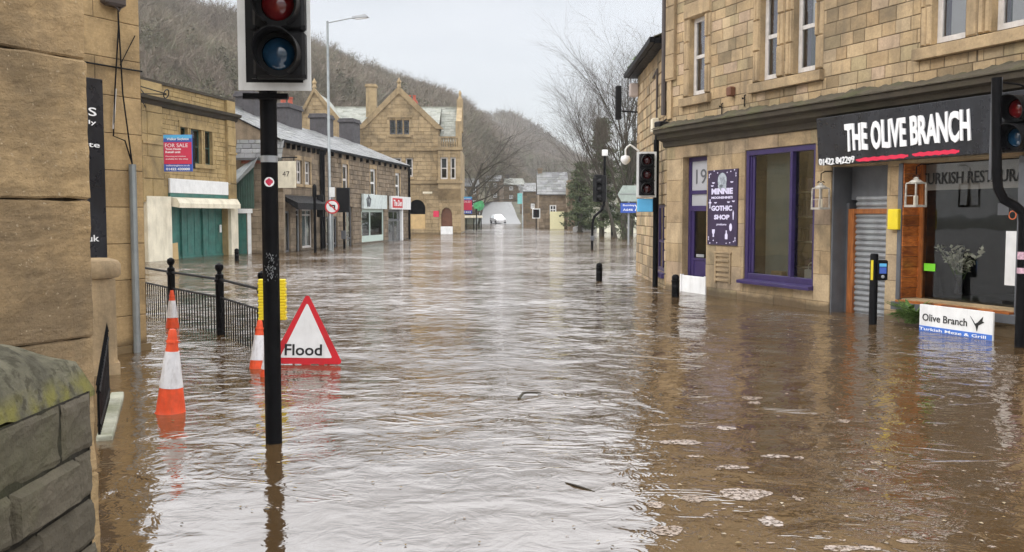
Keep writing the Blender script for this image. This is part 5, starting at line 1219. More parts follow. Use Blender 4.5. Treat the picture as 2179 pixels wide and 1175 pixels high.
m = MB(); m.box(a-.05, b+.05, -.08, -.02, ZB, bz(482)); frobj(m, 'flood_board', M['whiteb'], 'white flood board across the brown arched door of the bank building', 'flood board', BF)
m = MB(); q = (BF.x(900), BF.x(920), bz(412), bz(408)); m.box(q[0], q[1], -.03, 0, q[2], q[3]); m.build('name_plate', M['cream'], bk)
m = MB(); m.cbox(BF.x(922), BF.x(934), -.06, 0, bz(462), bz(449), .02); frobj(m, 'round_notice', M['redb'], 'small red and white notice on the pier beside the brown arched door', 'notice', BF)

# ================================================================== FAR BUILDINGS
def house(lb, x, y, wd, dp, h, rh, yaw, z=0, wins=(2, 2), wm='stone_far', rm='slate', name='stone_house', whites=True, door_=None, ws=(.9, 1.1)):
    t = thing(name, lb, 'house', (x, y, z), yaw)
    hs = []
    for r_ in range(wins[1]):
        for c_ in range(wins[0]):
            cx = -wd/2+wd*(c_+.5)/wins[0]; cz = h*(r_+.55)/max(1, wins[1]); hs.append((cx-ws[0]/2, cx+ws[0]/2, cz-ws[1]/2, cz+ws[1]/2))
    m = MB(); m.masonry(-wd/2, wd/2, -1, h, hs, .35, (.5, 1.1), relief=.02, joint=.02, tone=(.15, .9))
    for q in hs: m.reveal(q, dep=.15, room=.5)
    m.quad((-wd/2, 0, -1), (-wd/2, 0, h), (-wd/2, dp, h), (-wd/2, dp, -1)); m.quad((wd/2, 0, -1), (wd/2, dp, -1), (wd/2, dp, h), (wd/2, 0, h)); m.quad((-wd/2, dp, -1), (-wd/2, dp, h), (wd/2, dp, h), (wd/2, dp, -1))
    for sx in (-1, 1): m.add([(sx*wd/2, 0, h), (sx*wd/2, dp, h), (sx*wd/2, dp/2, h+rh)], [(0, 1, 2)], .5)
    m.build('wall', [M[wm], M['room']], t)
    for q in hs: window(t, q, .03, M['whiteb'] if whites else M['grey'], M['glassd'], .13, (.5,), (.5,), name='window')
    m = MB(); slope(m, -wd/2-.2, wd/2+.2, -.25, h-.05, dp/2, h+rh, ch=.45, wr=(.5, .9)); m.quad((-wd/2-.2, dp/2, h+rh), (wd/2+.2, dp/2, h+rh), (wd/2+.2, dp+.2, h), (-wd/2-.2, dp+.2, h)); m.build('roof', M[rm], t)
    return t
p = pos(1078, 428, 250)
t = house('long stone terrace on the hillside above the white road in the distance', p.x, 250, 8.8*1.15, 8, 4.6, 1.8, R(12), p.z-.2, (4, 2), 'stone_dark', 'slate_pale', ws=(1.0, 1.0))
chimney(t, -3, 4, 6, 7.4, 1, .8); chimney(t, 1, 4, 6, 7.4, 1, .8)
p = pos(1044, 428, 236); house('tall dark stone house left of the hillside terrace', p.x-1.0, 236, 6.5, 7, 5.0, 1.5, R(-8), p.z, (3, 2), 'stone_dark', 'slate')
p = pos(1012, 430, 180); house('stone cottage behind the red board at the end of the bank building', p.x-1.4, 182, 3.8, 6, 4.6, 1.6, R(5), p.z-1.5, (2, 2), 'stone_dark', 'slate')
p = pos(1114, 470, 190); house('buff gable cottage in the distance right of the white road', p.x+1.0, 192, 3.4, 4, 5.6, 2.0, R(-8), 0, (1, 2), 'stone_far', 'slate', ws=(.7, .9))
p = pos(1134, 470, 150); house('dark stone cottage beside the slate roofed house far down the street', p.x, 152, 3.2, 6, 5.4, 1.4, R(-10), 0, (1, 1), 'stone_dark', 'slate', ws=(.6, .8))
p = pos(1177, 487, 107)
t = house('far stone house with tall slate roof and a single white window', 4.65, 107, 3.2, 6, 3.95, 2.6, R(0), 0, (1, 1), 'stone_far', 'slate', ws=(.75, 1.05))
chimney(t, -1.4, 3, 4.5, 7.0, .5, .5, M['stone_far'])
m = MB(); m.cbox(-.8, .8, -.03, .03, -.6, 1.95, .01); o = m.build('hoarding', pm('cream hoarding', (.72, .68, .42), .5, var=.06)); o.location = (5.08, 106.2, 0); tag(o, 'cream board sheet covering the doorway of the slate roofed far house', 'hoarding')
m = MB(); m.masonry(-.5, .45, -.6, 5.2, (), .35, (.4, .6), relief=.03); m.box(-.5, .45, .01, 3, -.6, 5.2); m.box(-.7, -.5, -.3, 2, 2.4, 5.0, .3); m.box(-.6, .5, -.1, 3, 5.2, 5.4)
o = m.build('stone_house', M['stone_far']); o.location = (6.75, 104, 0); tag(o, 'narrow buff stone building right of the slate roofed far house', 'building')
m = MB(); m.box(-.55, .55, 0, 3, -.6, 5.0); leafclump(m, (0, -.05, 2.4), (.62, .25, 3.0), 900, .10); o = m.build('ivy_wall', M['leaf']); o.location = (7.45, 100, 0); tag(o, 'tall wall covered in dark green ivy at the end of the street', 'ivy wall')
# ================================================================== STREET FURNITURE
def signal_head(parent, cx, y, zc, k, lens, board=None, visor=.16, vlen=.22, hood=.165):
    """three aspects facing -y. zc: heights of the lens centres (bottom first). k: aspect pitch"""
    m = MB(); hw = k*.53
    for z in zc:
        m.cbox(cx-hw, cx+hw, y, y+.16, z-k*.49, z+k*.49, .018)
        m.box(cx-hw-.01, cx-hw+.02, y-.01, y+.03, z-k*.5, z-k*.42); m.box(cx+hw-.02, cx+hw+.01, y-.01, y+.03, z-k*.5, z-k*.42)
    hs = m.build('signal_housing', M['blackm'], parent)
    for z, lm in zip(zc, lens):
        l = MB(); r = k*.34; l.lathe([(r, 0), (r*.98, .012), (r*.8, .035), (r*.45, .052), (.002, .058)], 28, (cx, y-.004, z), axis='y'); l.build('lens', M[lm], parent, smooth='all')
        v = MB(); n = 30; R0 = k*.46
        for (ra, rb_) in ((R0, R0*.97),):
            vs = []
            for i in range(n+1):
                a = R(-62)+R(304)*i/n; L_ = vlen*(.42+.58*(math.sin(a)*.5+.5))
                ca, sa = math.cos(a), math.sin(a)
                vs += [(cx+ra*ca, y, z+ra*sa), (cx+ra*ca, y-L_, z+ra*sa), (cx+(ra-.008)*ca, y-L_, z+(ra-.008)*sa), (cx+(ra-.008)*ca, y, z+(ra-.008)*sa)]
            fs = []
            for i in range(n):
                for j in range(3): fs.append((i*4+j, (i+1)*4+j, (i+1)*4+j+1, i*4+j+1))
            v.add(vs, fs)
        v.lathe([(R0, -.0), (R0, .02), (r*1.0, .02), (r, 0)], 28, (cx, y, z), axis='y')
        v.build('visor', M['blackm'], parent, smooth=True)
    if board:
        x0, x1, z0, z1, bw = board; m = MB(); m.cbox(x0, x1, y+.10, y+.112, z0, z1, .003); b = m.build('backing_board', M['blackm'], parent)
        m = MB(); yy = y+.097
        m.box(x0-.001, x0+bw, yy, y+.115, z0-.001, z1+.001); m.box(x1-bw, x1+.001, yy, y+.115, z0-.001, z1+.001); m.box(x0+bw, x1-bw, yy, y+.115, z0-.001, z0+bw); m.box(x0+bw, x1-bw, yy, y+.115, z1-bw, z1+.001)
        m.build('white_border', M['white'], b)
# foreground signal
PY = 6.52; P0 = pos(583, 948, PY); tl = thing('traffic_light', 'large unlit traffic light on a black pole standing in the near flood water', 'traffic light', (P0.x, PY, 0), R(3))
m = MB(); m.tube([(0, 0, -.7), (0, 0, 3.9)], .057, 28); m.lathe([(.061, 2.38), (.061, 2.45)], 28); m.build('pole', M['black'], tl, smooth=True)
zb = pos(583, 118, PY-.2).z; zm = pos(583, 14, PY-.2).z; k = zm-zb
bx0 = pos(506, 190, PY-.16).x-P0.x; bx1 = pos(658, 190, PY-.16).x-P0.x; bz0 = pos(583, 192, PY-.16).z; hcx = pos(585, 118, PY-.3).x-P0.x
signal_head(tl, hcx, -.26, [zb, zb+k, zb+2*k], k, ['lensblue', 'lensred', 'lensred'], (bx0, bx1, bz0, bz0+.02+3.62*k, .05))
m = MB(); m.box(-.15, .15, -.10, -.055, bz0-.05, bz0-.012); m.build('bracket', M['black'], tl)
for z in (bz0+.2, bz0+1.0): m = MB(); m.box(-.05, .05, -.12, -.05, z, z+.05); m.build('bracket', M['black'], tl)
m = MB(); m.tube([(0, 0, pos(583, 346, PY).z), (0, 0, pos(583, 332, PY).z)], .0585, 28, cap=False); m.build('tape_band', M['greyl'], tl, smooth='all')
m = MB(); zs_ = pos(583, 388, PY).z; n = 20
def onpole(a, z, r=.0588): return (r*math.sin(a), -r*math.cos(a), z)
vs = [onpole(.15, zs_)]+[onpole(.15+.6*math.cos(t), zs_+.033*math.sin(t)) for t in [2*math.pi*i/n for i in range(n)]]
m.add(vs, [(0, i+1, (i+1) % n+1) for i in range(n)], mi=0); vs = [onpole(.15, zs_, .0592)]+[onpole(.15+.42*math.cos(t)*(1+.15*math.sin(3*t)), zs_+.022*math.sin(t)*(1+.2*math.cos(4*t)), .0592) for t in [2*math.pi*i/n for i in range(n)]]
m.add(vs, [(0, i+1, (i+1) % n+1) for i in range(n)], mi=1); m.build('sticker', [M['letter'], M['redb']], tl)
m = MB(); random.seed(21)
for i in range(75):
    z = pos(583, random.uniform(540, 600), PY).z; a = random.gauss(.15, .3); dz = random.uniform(.003, .016); da = random.uniform(-.12, .12)
    m.add([onpole(a, z, .0576), onpole(a+.05, z, .0576), onpole(a+da+.05, z+dz, .0576), onpole(a+da, z+dz, .0576)], [(0, 1, 2, 3)])
m.build('scratches', M['greyl'], tl)
# signal on the right corner
P1 = Vector((3.19, 20.9, 0)); t2 = thing('traffic_light', 'unlit traffic light with white bordered board at the corner of the right building', 'traffic light', (P1.x, P1.y, 0), R(0))
m = MB(); m.tube([(0, 0, -.7), (0, 0, 3.25)], .06, 14); m.build('pole', M['black'], t2, smooth=True)
z0, z1 = pos(1376, 420, 20.7).z, pos(1376, 323, 20.7).z; x0, x1 = pos(1355, 370, 20.7).x-P1.x, pos(1397, 370, 20.7).x-P1.x
kk = (z1-z0)/3.25; cx = (x0+x1)/2
signal_head(t2, cx, -.28, [z0+kk*.62, z0+kk*1.62, z0+kk*2.62], kk*.98, ['lensdark']*3, (x0, x1, z0, z1, .05), vlen=.2)
m = MB(); 
for z in (z0+.2, z1-.2): m = MB(); m.box(cx, 0, -.13, .0, z, z+.05); m.build('bracket', M['black'], t2)
m = MB(); zb_, zt_ = pos(1374, 451, 20.7).z, pos(1374, 423, 20.7).z; m.cbox(x0+.03, x0+.36, -.2, -.05, zb_, zt_, .01); bb = m.build('blue_box', M['cyan'], t2); m = MB(); m.box(x0+.362, x0+.42, -.18, -.05, zb_, zt_); m.build('box_side', M['black'], bb)
# signal at the right edge, cranked bracket
P2 = pos(2174, 600, 11.3); t3 = thing('traffic_light', 'traffic light seen from the side on a cranked black pole at the right edge', 'traffic light', (P2.x, 11.3, 0), 0)
def rel(u, v, Y=11.3): q = pos(u, v, Y); return (q.x-P2.x, q.y-11.3, q.z)
m = MB(); top = rel(2174, 455); m.tube([(0, 0, -.7), (0, 0, top[2]-.1), (-.02, 0, top[2]+.02), (-.12, 0, top[2]+.10), rel(2136, 425), rel(2124, 400), rel(2121, 370), rel(2121, 165)], .056, 14); m.build('pole', M['black'], t3, smooth=True)
m = MB(); 
a = rel(2113, 400); b = rel(2139, 163); m.box(a[0], b[0], .055, .12, a[2]+.1, b[2]); m.build('mounting_plate', M['grey'], t3)
hd = bpy.data.objects.new('signal_head', None); 
yaw = R(-58)
sub = MB()
def head_rot(parent, c, yaw, n, lens):
    Rm = Matrix.Translation(c) @ Matrix.Rotation(yaw, 4, 'Z'); before = set(parent.children)
    signal_head(parent, 0, -.0, [i*.34 for i in range(n)], .34, lens, None, vlen=.26)
    for ch in set(parent.children)-before: ch.matrix_local = Rm
bl = rel(2168, 292); head_rot(t3, Vector((bl[0]-.01, 0.02, bl[2])), yaw, 2, ['lensblue', 'lensred'])
m = MB(); z = rel(2140, 175); m.tube([(a[0]+.1, .03, z[2]), (a[0]+.3, .05, z[2]-.02), (.1, .05, z[2]-.1)], .012, 6); m.tube([(a[0]+.08, .08, bl[2]-.14), (bl[0]+.1, .08, bl[2]-.14)], .02, 6); m.build('cable', M['black'], t3)
m = MB()
for v0, v1 in ((536, 552), (570, 582)): q0, q1 = rel(2174, v1), rel(2174, v0); m.tube([(0, 0, q0[2]), (0, 0, q1[2])], .0575, 16, cap=False)
m.build('stickers', pm('sticker pink', (.55, .35, .42), .5, var=.5, vs=30), t3)
# push button unit on post
P3 = Vector((5.27, 13.66, 0)); bp_ = thing('crossing_button_post', 'black post with pedestrian crossing button unit before the roller shutter', 'crossing post', tuple(P3), R(-12))
zt_ = pos(1862, 540, 13.6).z; m = MB(); m.tube([(0, 0, -.7), (0, 0, zt_-.02), (0, 0, zt_)], [.057, .057, .045], 20); m.build('pole', M['black'], bp_, smooth=True)
m = MB(); z0, z1 = pos(1858, 596, 13.6).z, pos(1858, 554, 13.6).z; m.box(-.05, -.02, -.062, -.03, z0, z1); m.build('yellow_strip', M['yellow'], bp_)
m = MB(); z0, z1 = pos(1876, 596, 13.6).z, pos(1876, 553, 13.6).z; m.cbox(.03, .165, -.15, -.03, z0, z1, .015); bo = m.build('button_box', M['black'], bp_)
m = MB(); m.box(.05, .145, -.154, -.149, z0+.10, z0+.19); m.build('panel', M['blue'], bo); m = MB(); m.box(.05, .145, -.156, -.149, z0+.20, z0+.245); m.build('display', M['cyan'], bo); m = MB(); m.lathe([(.025, 0), (.022, .012), (.005, .016)], 14, (.098, -.15, z0+.055), axis='y'); m.build('button', M['greyl'], bo)
# bollards
def bollard(u, v, top_v, lb, proto=None):
    p = onwater(u, v)
    if proto:
        c = copy_tree(proto); c.location = p; c['label'] = lb; return c
    t = thing('bollard', lb, 'bollard', p, 0, 'black bollards standing in the flood'); h = pos(u, top_v, p.y).z
    m = MB(); m.lathe([(.075, -.5), (.075, h-.14), (.082, h-.13), (.082, h-.11), (.07, h-.10), (.075, h-.06), (.07, h-.03), (.045, h), (.005, h+.01)], 18); m.build('post', M['black'], t, smooth=True)
    m = MB(); m.lathe([(.0765, h-.24), (.0765, h-.19)], 18); m.build('band', M['blackm'], t)
    return t
b0_ = bollard(1275, 598, 560, 'black bollard alone in open flood water left of the corner building')
bollard(1437, 632, 582, 'black bollard beside the white flood board of the purple door', b0_)
bollard(504, 556, 538, 'small black bollard in the water left of the near pole by the teal shop', b0_)
# guard rail
gr = thing('guard_rail', 'black pedestrian guard rail with ball topped posts half under water', 'railing', (0, 0, 0))
PST = [(-6.35, 15.75), (-5.11, 14.06), (-3.90, 12.5), (-2.86, 10.75)]
for x, y in PST:
    m = MB(); m.lathe([(.055, -.6), (.055, .70), (.066, .71), (.066, .74), (.055, .75), (.055, .80), (.03, .82), (.028, .84), (.05, .87), (.058, .90), (.05, .935), (.02, .955), (.002, .96)], 18, (x, y, 0)); m.build('post', M['black'], gr, smooth=True)
for (xa, ya), (xb, yb) in zip(PST, PST[1:]):
    m = MB(); m.tube([(xa, ya, .74), (xb, yb, .74)], .018, 8); m.tube([(xa, ya, .50), (xb, yb, .50)], .015, 6); m.build('rail', M['black'], gr, smooth=True)
    m = MB(); n = 18
    for i in range(1, n):
        f = i/n; m.tube([(xa+(xb-xa)*f, ya+(yb-ya)*f, -.5), (xa+(xb-xa)*f, ya+(yb-ya)*f, .50)], .009, 5)
    m.build('bars', M['black'], gr)
# yellow board tied to the last post
yb_ = thing('yellow_board', 'ribbed yellow plastic board tied to the railing end behind the near pole', 'board', (-2.80, 10.3, 0), R(2)); z0, z1 = pos(579, 681, 10.3).z, pos(579, 594, 10.3).z; x0, x1 = pos(550, 640, 10.3).x+2.8, pos(609, 640, 10.3).x+2.8
m = MB(); n = 14
for i in range(n):
    za = z0+(z1-z0)*i/n; zb_ = z0+(z1-z0)*(i+1)/n; m.cbox(x0+.006*(i % 2), x1-.006*(i % 2), -.04, .04, za, zb_-.001, .006)
m.build('panel', M['yellow'], yb_); m = MB(); m.tube([(x0+.1, -.05, (z0+z1)/2), (x0+.1, .09, (z0+z1)/2), (x1-.1, .09, (z0+z1)/2), (x1-.1, -.05, (z0+z1)/2)], .006, 5); m.build('strap', M['blackm'], yb_)
# cones
def cone(p, h, lb, tilt=(0, 0), rb=None, proto=None, z=0):
    if proto is not None:
        c = copy_tree(proto); c.location = (p[0], p[1], z); c.rotation_euler = (tilt[0], tilt[1], random.random()); c['label'] = lb; s = h/.68; c.scale = (s, s, s); return c
    t = thing('traffic_cone', lb, 'traffic cone', (p[0], p[1], z), 0, 'orange and white traffic cones in the flood'); t.rotation_euler = (tilt[0], tilt[1], 0)
    rt, r0 = .028, .118; H = .68
    def rr(zz): return r0+(rt-r0)*zz/H
    m = MB(); m.lathe([(rr(-.3), -.3), (rr(-.03), -.03), (rr(0)+.014, -.02), (rr(.04)+.002, .01), (rr(.05), .05), (rr(.21), .21), (rr(.50), .50), (rr(.57), .57), (rr(.57)+.006, .572), (rr(.59)+.006, .59), (rr(.59), .592), (rr(.66), .66), (rt*.8, H), (rt*.5, H)], 28)
    m.build('cone_body', M['orange'], t, smooth=True)
    m = MB(); m.lathe([(rr(.21)+.003, .208), (rr(.50)+.003, .502)], 28); m.build('reflective_sleeve', M['refl'], t, smooth=True)
    return t
c1 = onwater(358, 877); k0 = cone((c1.x+.02, c1.y), .68, 'large front traffic cone on the left with a broad white sleeve', (R(1), R(3)))
c2 = onwater(367, 697); cone((c2.x, c2.y), .56, 'traffic cone further back, standing before the second railing post', (R(-1), R(1)), proto=k0, z=-.03)
c3 = onwater(546, 783); cone((c3.x+.01, c3.y), .60, 'left traffic cone of the pair beside the near black pole', (R(-3), R(4)), proto=k0, z=-.1)
c4 = onwater(562, 800); cone((c4.x+.03, c4.y), .50, 'traffic cone leaning close against the near black pole', (R(2), R(5)), proto=k0, z=-.08)
# flood sign
FY = 9.95; fc = pos(651, 778, FY); fs = thing('flood_sign', 'red bordered triangular temporary road sign reading Flood standing in the water', 'road sign', (fc.x, FY, 0), R(-4))
def rtri(hw, h, r, z0, n=8):
    A = [(-hw, z0), (hw, z0), (0, z0+h)]; out_ = []
    for i in range(3):
        p = Vector(A[i]); a = (Vector(A[i-1])-p).normalized(); b = (Vector(A[(i+1) % 3])-p).normalized(); bis = (a+b).normalized(); ang = a.angle(b)/2
        c = p+bis*(r/math.sin(ang)); s = math.atan2((p+a*(r/math.tan(ang))-c).y, (p+a*(r/math.tan(ang))-c).x); e_ = math.atan2((p+b*(r/math.tan(ang))-c).y, (p+b*(r/math.tan(ang))-c).x)
        d_ = (e_-s+math.pi) % (2*math.pi)-math.pi
        for j in range(n+1): an = s+d_*j/n; out_.append((c.x+r*math.cos(an), c.y+r*math.sin(an)))
    return out_
hw, H_ = .40, .765; T0 = rtri(hw, H_, .03, .01)
tilt = Matrix.Rotation(R(-7), 4, 'X')
m = MB(); m.M = tilt; m.prism(T0, 0, .006); m.build('plate', M['red'], fs)
m = MB(); m.M = tilt; m.prism(rtri(hw-.115, H_-.175, .012, .075), -.004, -.001); m.build('white_face', M['whiteb'], fs)
m = MB(); m.M = tilt; xl = pos(604, 745, FY).x-fc.x; xr = pos(685, 745, FY).x-fc.x; zl = pos(651, 757, FY).z; zh = pos(651, 733, FY).z; m.text('Flood', xl, xr, zl, zh, -.005, .018, ext=.002); m.build('lettering', M['ink'], fs)
m = MB(); m.tube([(-.30, .02, .0), (-.34, -.01, -.6)], .014, 6); m.tube([(.30, .02, .0), (.34, -.01, -.6)], .014, 6); m.tube([(-.15, .09, .3), (-.3, .45, -.6)], .014, 6); m.tube([(.15, .09, .3), (.3, .45, -.6)], .014, 6)
m.box(-.05, .05, .0, .01, -.06, .012); m.box(.14, .2, .0, .01, -.06, .012); m.build('frame', M['red'], fs)
# lamp post
def lamppost(x, y, h, arm, lb, s=1, yaw=0, group=None):
    t = thing('street_lamp', lb, 'street lamp', (x, y, 0), yaw, group)
    m = MB(); m.tube([(0, 0, -.6), (0, 0, 1.5), (0, 0, 1.55), (0, 0, h)], [.10, .10, .07, .05], 12); m.tube([(0, 0, h-.08), (arm, 0, h+.14)], .028, 8); m.build('column', M['galv'], t, smooth=True)
    m = MB(); m.M = Matrix.Translation((arm, 0, h+.14)) @ Matrix.Rotation(R(-6), 4, 'Y')
    m.add([(0, -.08, -.04), (.75*s, -.14, -.06), (.75*s, .14, -.06), (0, .08, -.04), (0, -.06, .07), (.62*s, -.10, .10), (.62*s, .10, .10), (0, .06, .07)], [(0, 3, 2, 1), (4, 5, 6, 7), (0, 1, 5, 4), (1, 2, 6, 5), (2, 3, 7, 6), (3, 0, 4, 7)]); hd_ = m.build('lamp_head', M['greyl'], t, bevel=.02)
    m = MB(); m.M = Matrix.Translation((arm, 0, h+.14)) @ Matrix.Rotation(R(-6), 4, 'Y'); m.box(.15, .68*s, -.09, .09, -.085, -.058); m.build('lamp_glass', M['letter'], hd_)
    return t
lamppost(-8.22, 42.5, pos(703, 45, 42.5).z, 1.1, 'tall grey street lamp rising before the stone terrace')
q = pos(1112, 400, 128); lamppost(q.x, 128, 5.4, -.8, 'distant street lamp in front of the dark cottages', .8)
# no right turn sign on post
def roundsign(x, y, z, r):
    t = thing('road_sign', 'round red bordered turn ban sign on a post before the terrace', 'road sign', (x, y, 0), R(8))
    m = MB(); m.tube([(0, 0, -.6), (0, 0, z+.5)], .045, 10); m.build('post', M['galv'], t)
    m = MB(); m.lathe([(r, 0), (r, .02)], 32, (0, -.06, z), axis='y'); m.build('plate', M['red'], t)
    m = MB(); m.lathe([(r*.8, 0), (r*.8, .004)], 32, (0, -.0805, z), axis='y'); m.build('white_face', M['whiteb'], t)
    m = MB(); y_ = -.088
    m.prism([(.13*r/.3, -.15*r/.3+z), (.07, -.15+z), (.07, .02+z), (-.04, .02+z), (-.04, -.03+z), (-.14, .05+z), (-.04, .13+z), (-.04, .08+z), (.13, .08+z)], y_, y_+.003)
    m.build('arrow', M['ink'], t)
    m = MB(); m.prism([(-r*.62, r*.5+z), (-r*.5, r*.62+z), (r*.62, -r*.5+z), (r*.5, -r*.62+z)], y_-.004, y_-.001); m.build('slash', M['red'], t)
    m = MB(); m.box(-.12, .12, -.05, -.02, z+.42, z+.85); m.build('white_plate', M['white'], t)
q = pos(707, 440, 41.2); roundsign(q.x, 41.2, q.z, .31)
m = MB()
# terrace side signals
def farsignal(u, vbase, vh0, vh1, lb, hdw=.36, back=True, Y=None, yaw=0, white=False, group='distant traffic lights'):
    p = onwater(u, vbase) if Y is None else pos(u, 470, Y); Y = p.y
    t = thing('traffic_light', lb, 'traffic light', (p.x, Y, 0), yaw, group); z0, z1 = pos(u, vh1, Y).z, pos(u, vh0, Y).z
    m = MB(); m.tube([(0, 0, -.6), (0, 0, z1-.1)], .057, 10); m.build('pole', M['black'], t, smooth=True)
    m = MB(); kk = (z1-z0)/3
    if back:
        m.cbox(-hdw/2, hdw/2, -.3, -.1, z0, z1, .02); m.box(-.04, .04, -.12, 0, z0+.1, z1-.1); m.build('signal_housing', M['blackm'], t)
    else: signal_head(t, 0, -.3, [z0+kk*(.5+i) for i in range(3)], kk, ['lensdark']*3, (-hdw, hdw, z0-.1, z1+.1, .09) if white else None)
    return t
t = farsignal(733, 529, 400, 452, 'black traffic light seen from behind before the pale green shopfront', .62)
m = MB(); m.cbox(-.10, .10, -.25, -.08, .45, .85, .01); m.build('button_box', M['grey'], t)
t = farsignal(684, 524, 415, 462, 'traffic light turned sideways by the black downpipe of the terrace', .30, Y=43.5)
p = onwater(671, 538); t = thing('post', 'plain black post in the water before the black awning', 'post', (p.x, p.y, 0)); m = MB(); z1 = pos(671, 392, p.y).z; m.lathe([(.06, -.6), (.06, z1*.8), (.09, z1*.82), (.09, z1*.97), (.03, z1)], 12); m.build('column', M['black'], t, smooth=True)
# middle cluster on cranked pole
p = onwater(1260, 531); Y = p.y
t = thing('traffic_light', 'group of dark traffic light heads on a cranked pole in mid street', 'traffic light', (p.x, Y, 0))
def rl(u, v): q = pos(u, v, Y); return (q.x-p.x, 0, q.z)
m = MB(); m.tube([(0, 0, -.6), rl(1260, 505), rl(1261, 475), rl(1264, 462), rl(1280, 447), rl(1285, 436), rl(1286, 420), rl(1287, 330)], .06, 12); m.build('pole', M['black'], t, smooth=True)
for u, v0, v1, w_, yy in ((1264, 378, 428, .30, 60), (1276, 372, 430, .42, -160), (1290, 374, 430, .32, -100)):
    m = MB(); a, b = rl(u, v1), rl(u, v0); m.M = Matrix.Translation((a[0], .02*yy/60, a[2])) @ Matrix.Rotation(R(yy), 4, 'Z'); h_ = b[2]-a[2]
    m.cbox(-w_/2, w_/2, -.2, .0, 0, h_, .02)
    for i in range(3): m.lathe([(.11, 0), (.12, .2)], 12, (0, -.2, h_*(i+.5)/3), axis='y')
    m.build('signal_head', M['blackm'], t)
m = MB(); a, b = rl(1281, 332), rl(1293, 319); m.cbox(a[0], b[0], -.12, .1, a[2], b[2], .02); m.build('white_lamp_box', M['whiteb'], t)
m = MB(); a, b = rl(1256, 512), rl(1264, 502); m.cbox(a[0], b[0], -.2, -.05, a[2], b[2], .02); m.build('button_box', M['grey'], t)
# white boxed post
p = onwater(1303, 500); t = thing('beacon_post', 'dark post carrying a white box lamp right of the mid street signals', 'post', (p.x, p.y, 0)); m = MB(); z = pos(1303, 452, p.y).z; m.tube([(0, 0, -.6), (0, 0, z)], .13, 10); m.build('post', M['black'], t)
m = MB(); z2 = pos(1303, 433, p.y).z; m.cbox(-.2, .2, -.2, .2, z, z2, .03); m.box(-.25, .25, -.25, .25, z2, z2+.06); m.build('lamp_box', M['white'], t)
# direction sign
p = onwater(1337, 521); Y = p.y; t = thing('direction_sign', 'grey backed direction board above a blue arrow sign on a pale post', 'road sign', (p.x, Y, 0))
def r3(u, v): q = pos(u, v, Y); return (q.x-p.x, q.z)
m = MB(); zt_ = r3(1338, 395)[1]; m.tube([(0, 0, -.6), (0, 0, zt_)], .05, 10); m.build('post', M['greyl'], t)
m = MB(); m.prism([r3(1372, 395), r3(1372, 429), r3(1322, 429), r3(1314, 414), r3(1325, 395)], -.08, -.05); bd = m.build('board', pm('sign back', (.36, .42, .38), .5), t); m = MB(); a = r3(1316, 413); m.box(a[0], a[0]+1.4, -.1, -.082, a[1]-.02, a[1]+.02); m.build('rail', M['greyl'], bd)
m = MB(); m.prism([r3(1320, 432), r3(1352, 432), r3(1358, 442), r3(1352, 453), r3(1320, 453)], -.13, -.10); b2_ = m.build('blue_arrow', M['blue'], t)
m = MB(); a0, a1 = r3(1325, 440), r3(1350, 435); m.text('Burnley', a0[0], a1[0], a0[1], a1[1], -.132, .01); a0, a1 = r3(1325, 449), r3(1346, 444); m.text('A646', a0[0], a1[0], a0[1], a1[1], -.132, .01); a = r3(1352, 436); b = r3(1356, 442); c_ = r3(1352, 449); m.prism([a, b, c_, (c_[0]-.05, c_[1]), (b[0]-.06, b[1]), (a[0]-.05, a[1])], -.134, -.13); m.build('lettering', M['letter'], b2_)
# white CCTV dome on swan neck attached to side wing
Y = 25.0; q = pos(1331, 342, Y); t = thing('cctv_camera', 'white dome camera hanging on a curved arm from the side wing', 'camera', tuple(q)); q2 = pos(1356, 318, Y)
m = MB(); m.lathe([(.02, .14), (.10, .12), (.13, .06), (.13, 0), (.09, -.06), (.03, -.10), (.0, -.11)][::-1], 18); m.build('dome', M['whiteb'], t, smooth='all')
m = MB(); dx, dz = q2.x-q.x, q2.z-q.z; m.tube([(0, 0, .12), (.0, 0, .3), (.04, 0, dz+.06), (.12, 0, dz+.12), (dx*.6, 0, dz+.08), (dx+.05, 0, dz-.05)], .025, 8); m.build('arm', M['white'], t, smooth=True)
# distant signals
farsignal(1141, 475, 446, 463, 'small distant traffic light with white edged board left of the far stone house', .42, False, Y=100, white=True)
t = farsignal(1014, 490, 444, 452, 'slim dark post at the far end of the bank building', .2, True, Y=97)
q = pos(992, 455, 86); forsale('for_sale_board', 'pink red sale board standing past the corner of the bank building', q, 25*86/2000, 36*86/2000, R(4), 'SOLD', True)
q = pos(1019, 437, 125); t = thing('hanging_banner', 'green shop sign in the distance right of the pink red sale board', 'sign', (q.x, 125, 0)); m = MB(); m.lathe([(.75, 0), (.75, .06)], 8, (0, 0, q.z), axis='y'); m.build('disc', pm('sign green', (.05, .28, .10), .5, var=.5, vs=3), t); m = MB(); m.tube([(0, .05, -.6), (0, .05, q.z)], .06, 6); m.build('post', M['black'], t)
q = pos(1093, 425, 135); t = thing('shop_banner', 'teal upright banner on the distant cottage front', 'banner', (q.x+.9, 135, 0)); m = MB(); m.cbox(-.35, .35, -.03, .03, q.z-.6, q.z+.9, .01); m.build('cloth', pm('teal banner', (.16, .45, .43), .6), t); m = MB(); m.tube([(.38, 0, -.6), (.38, 0, q.z+1.1)], .04, 6); m.build('pole', M['greyl'], t)
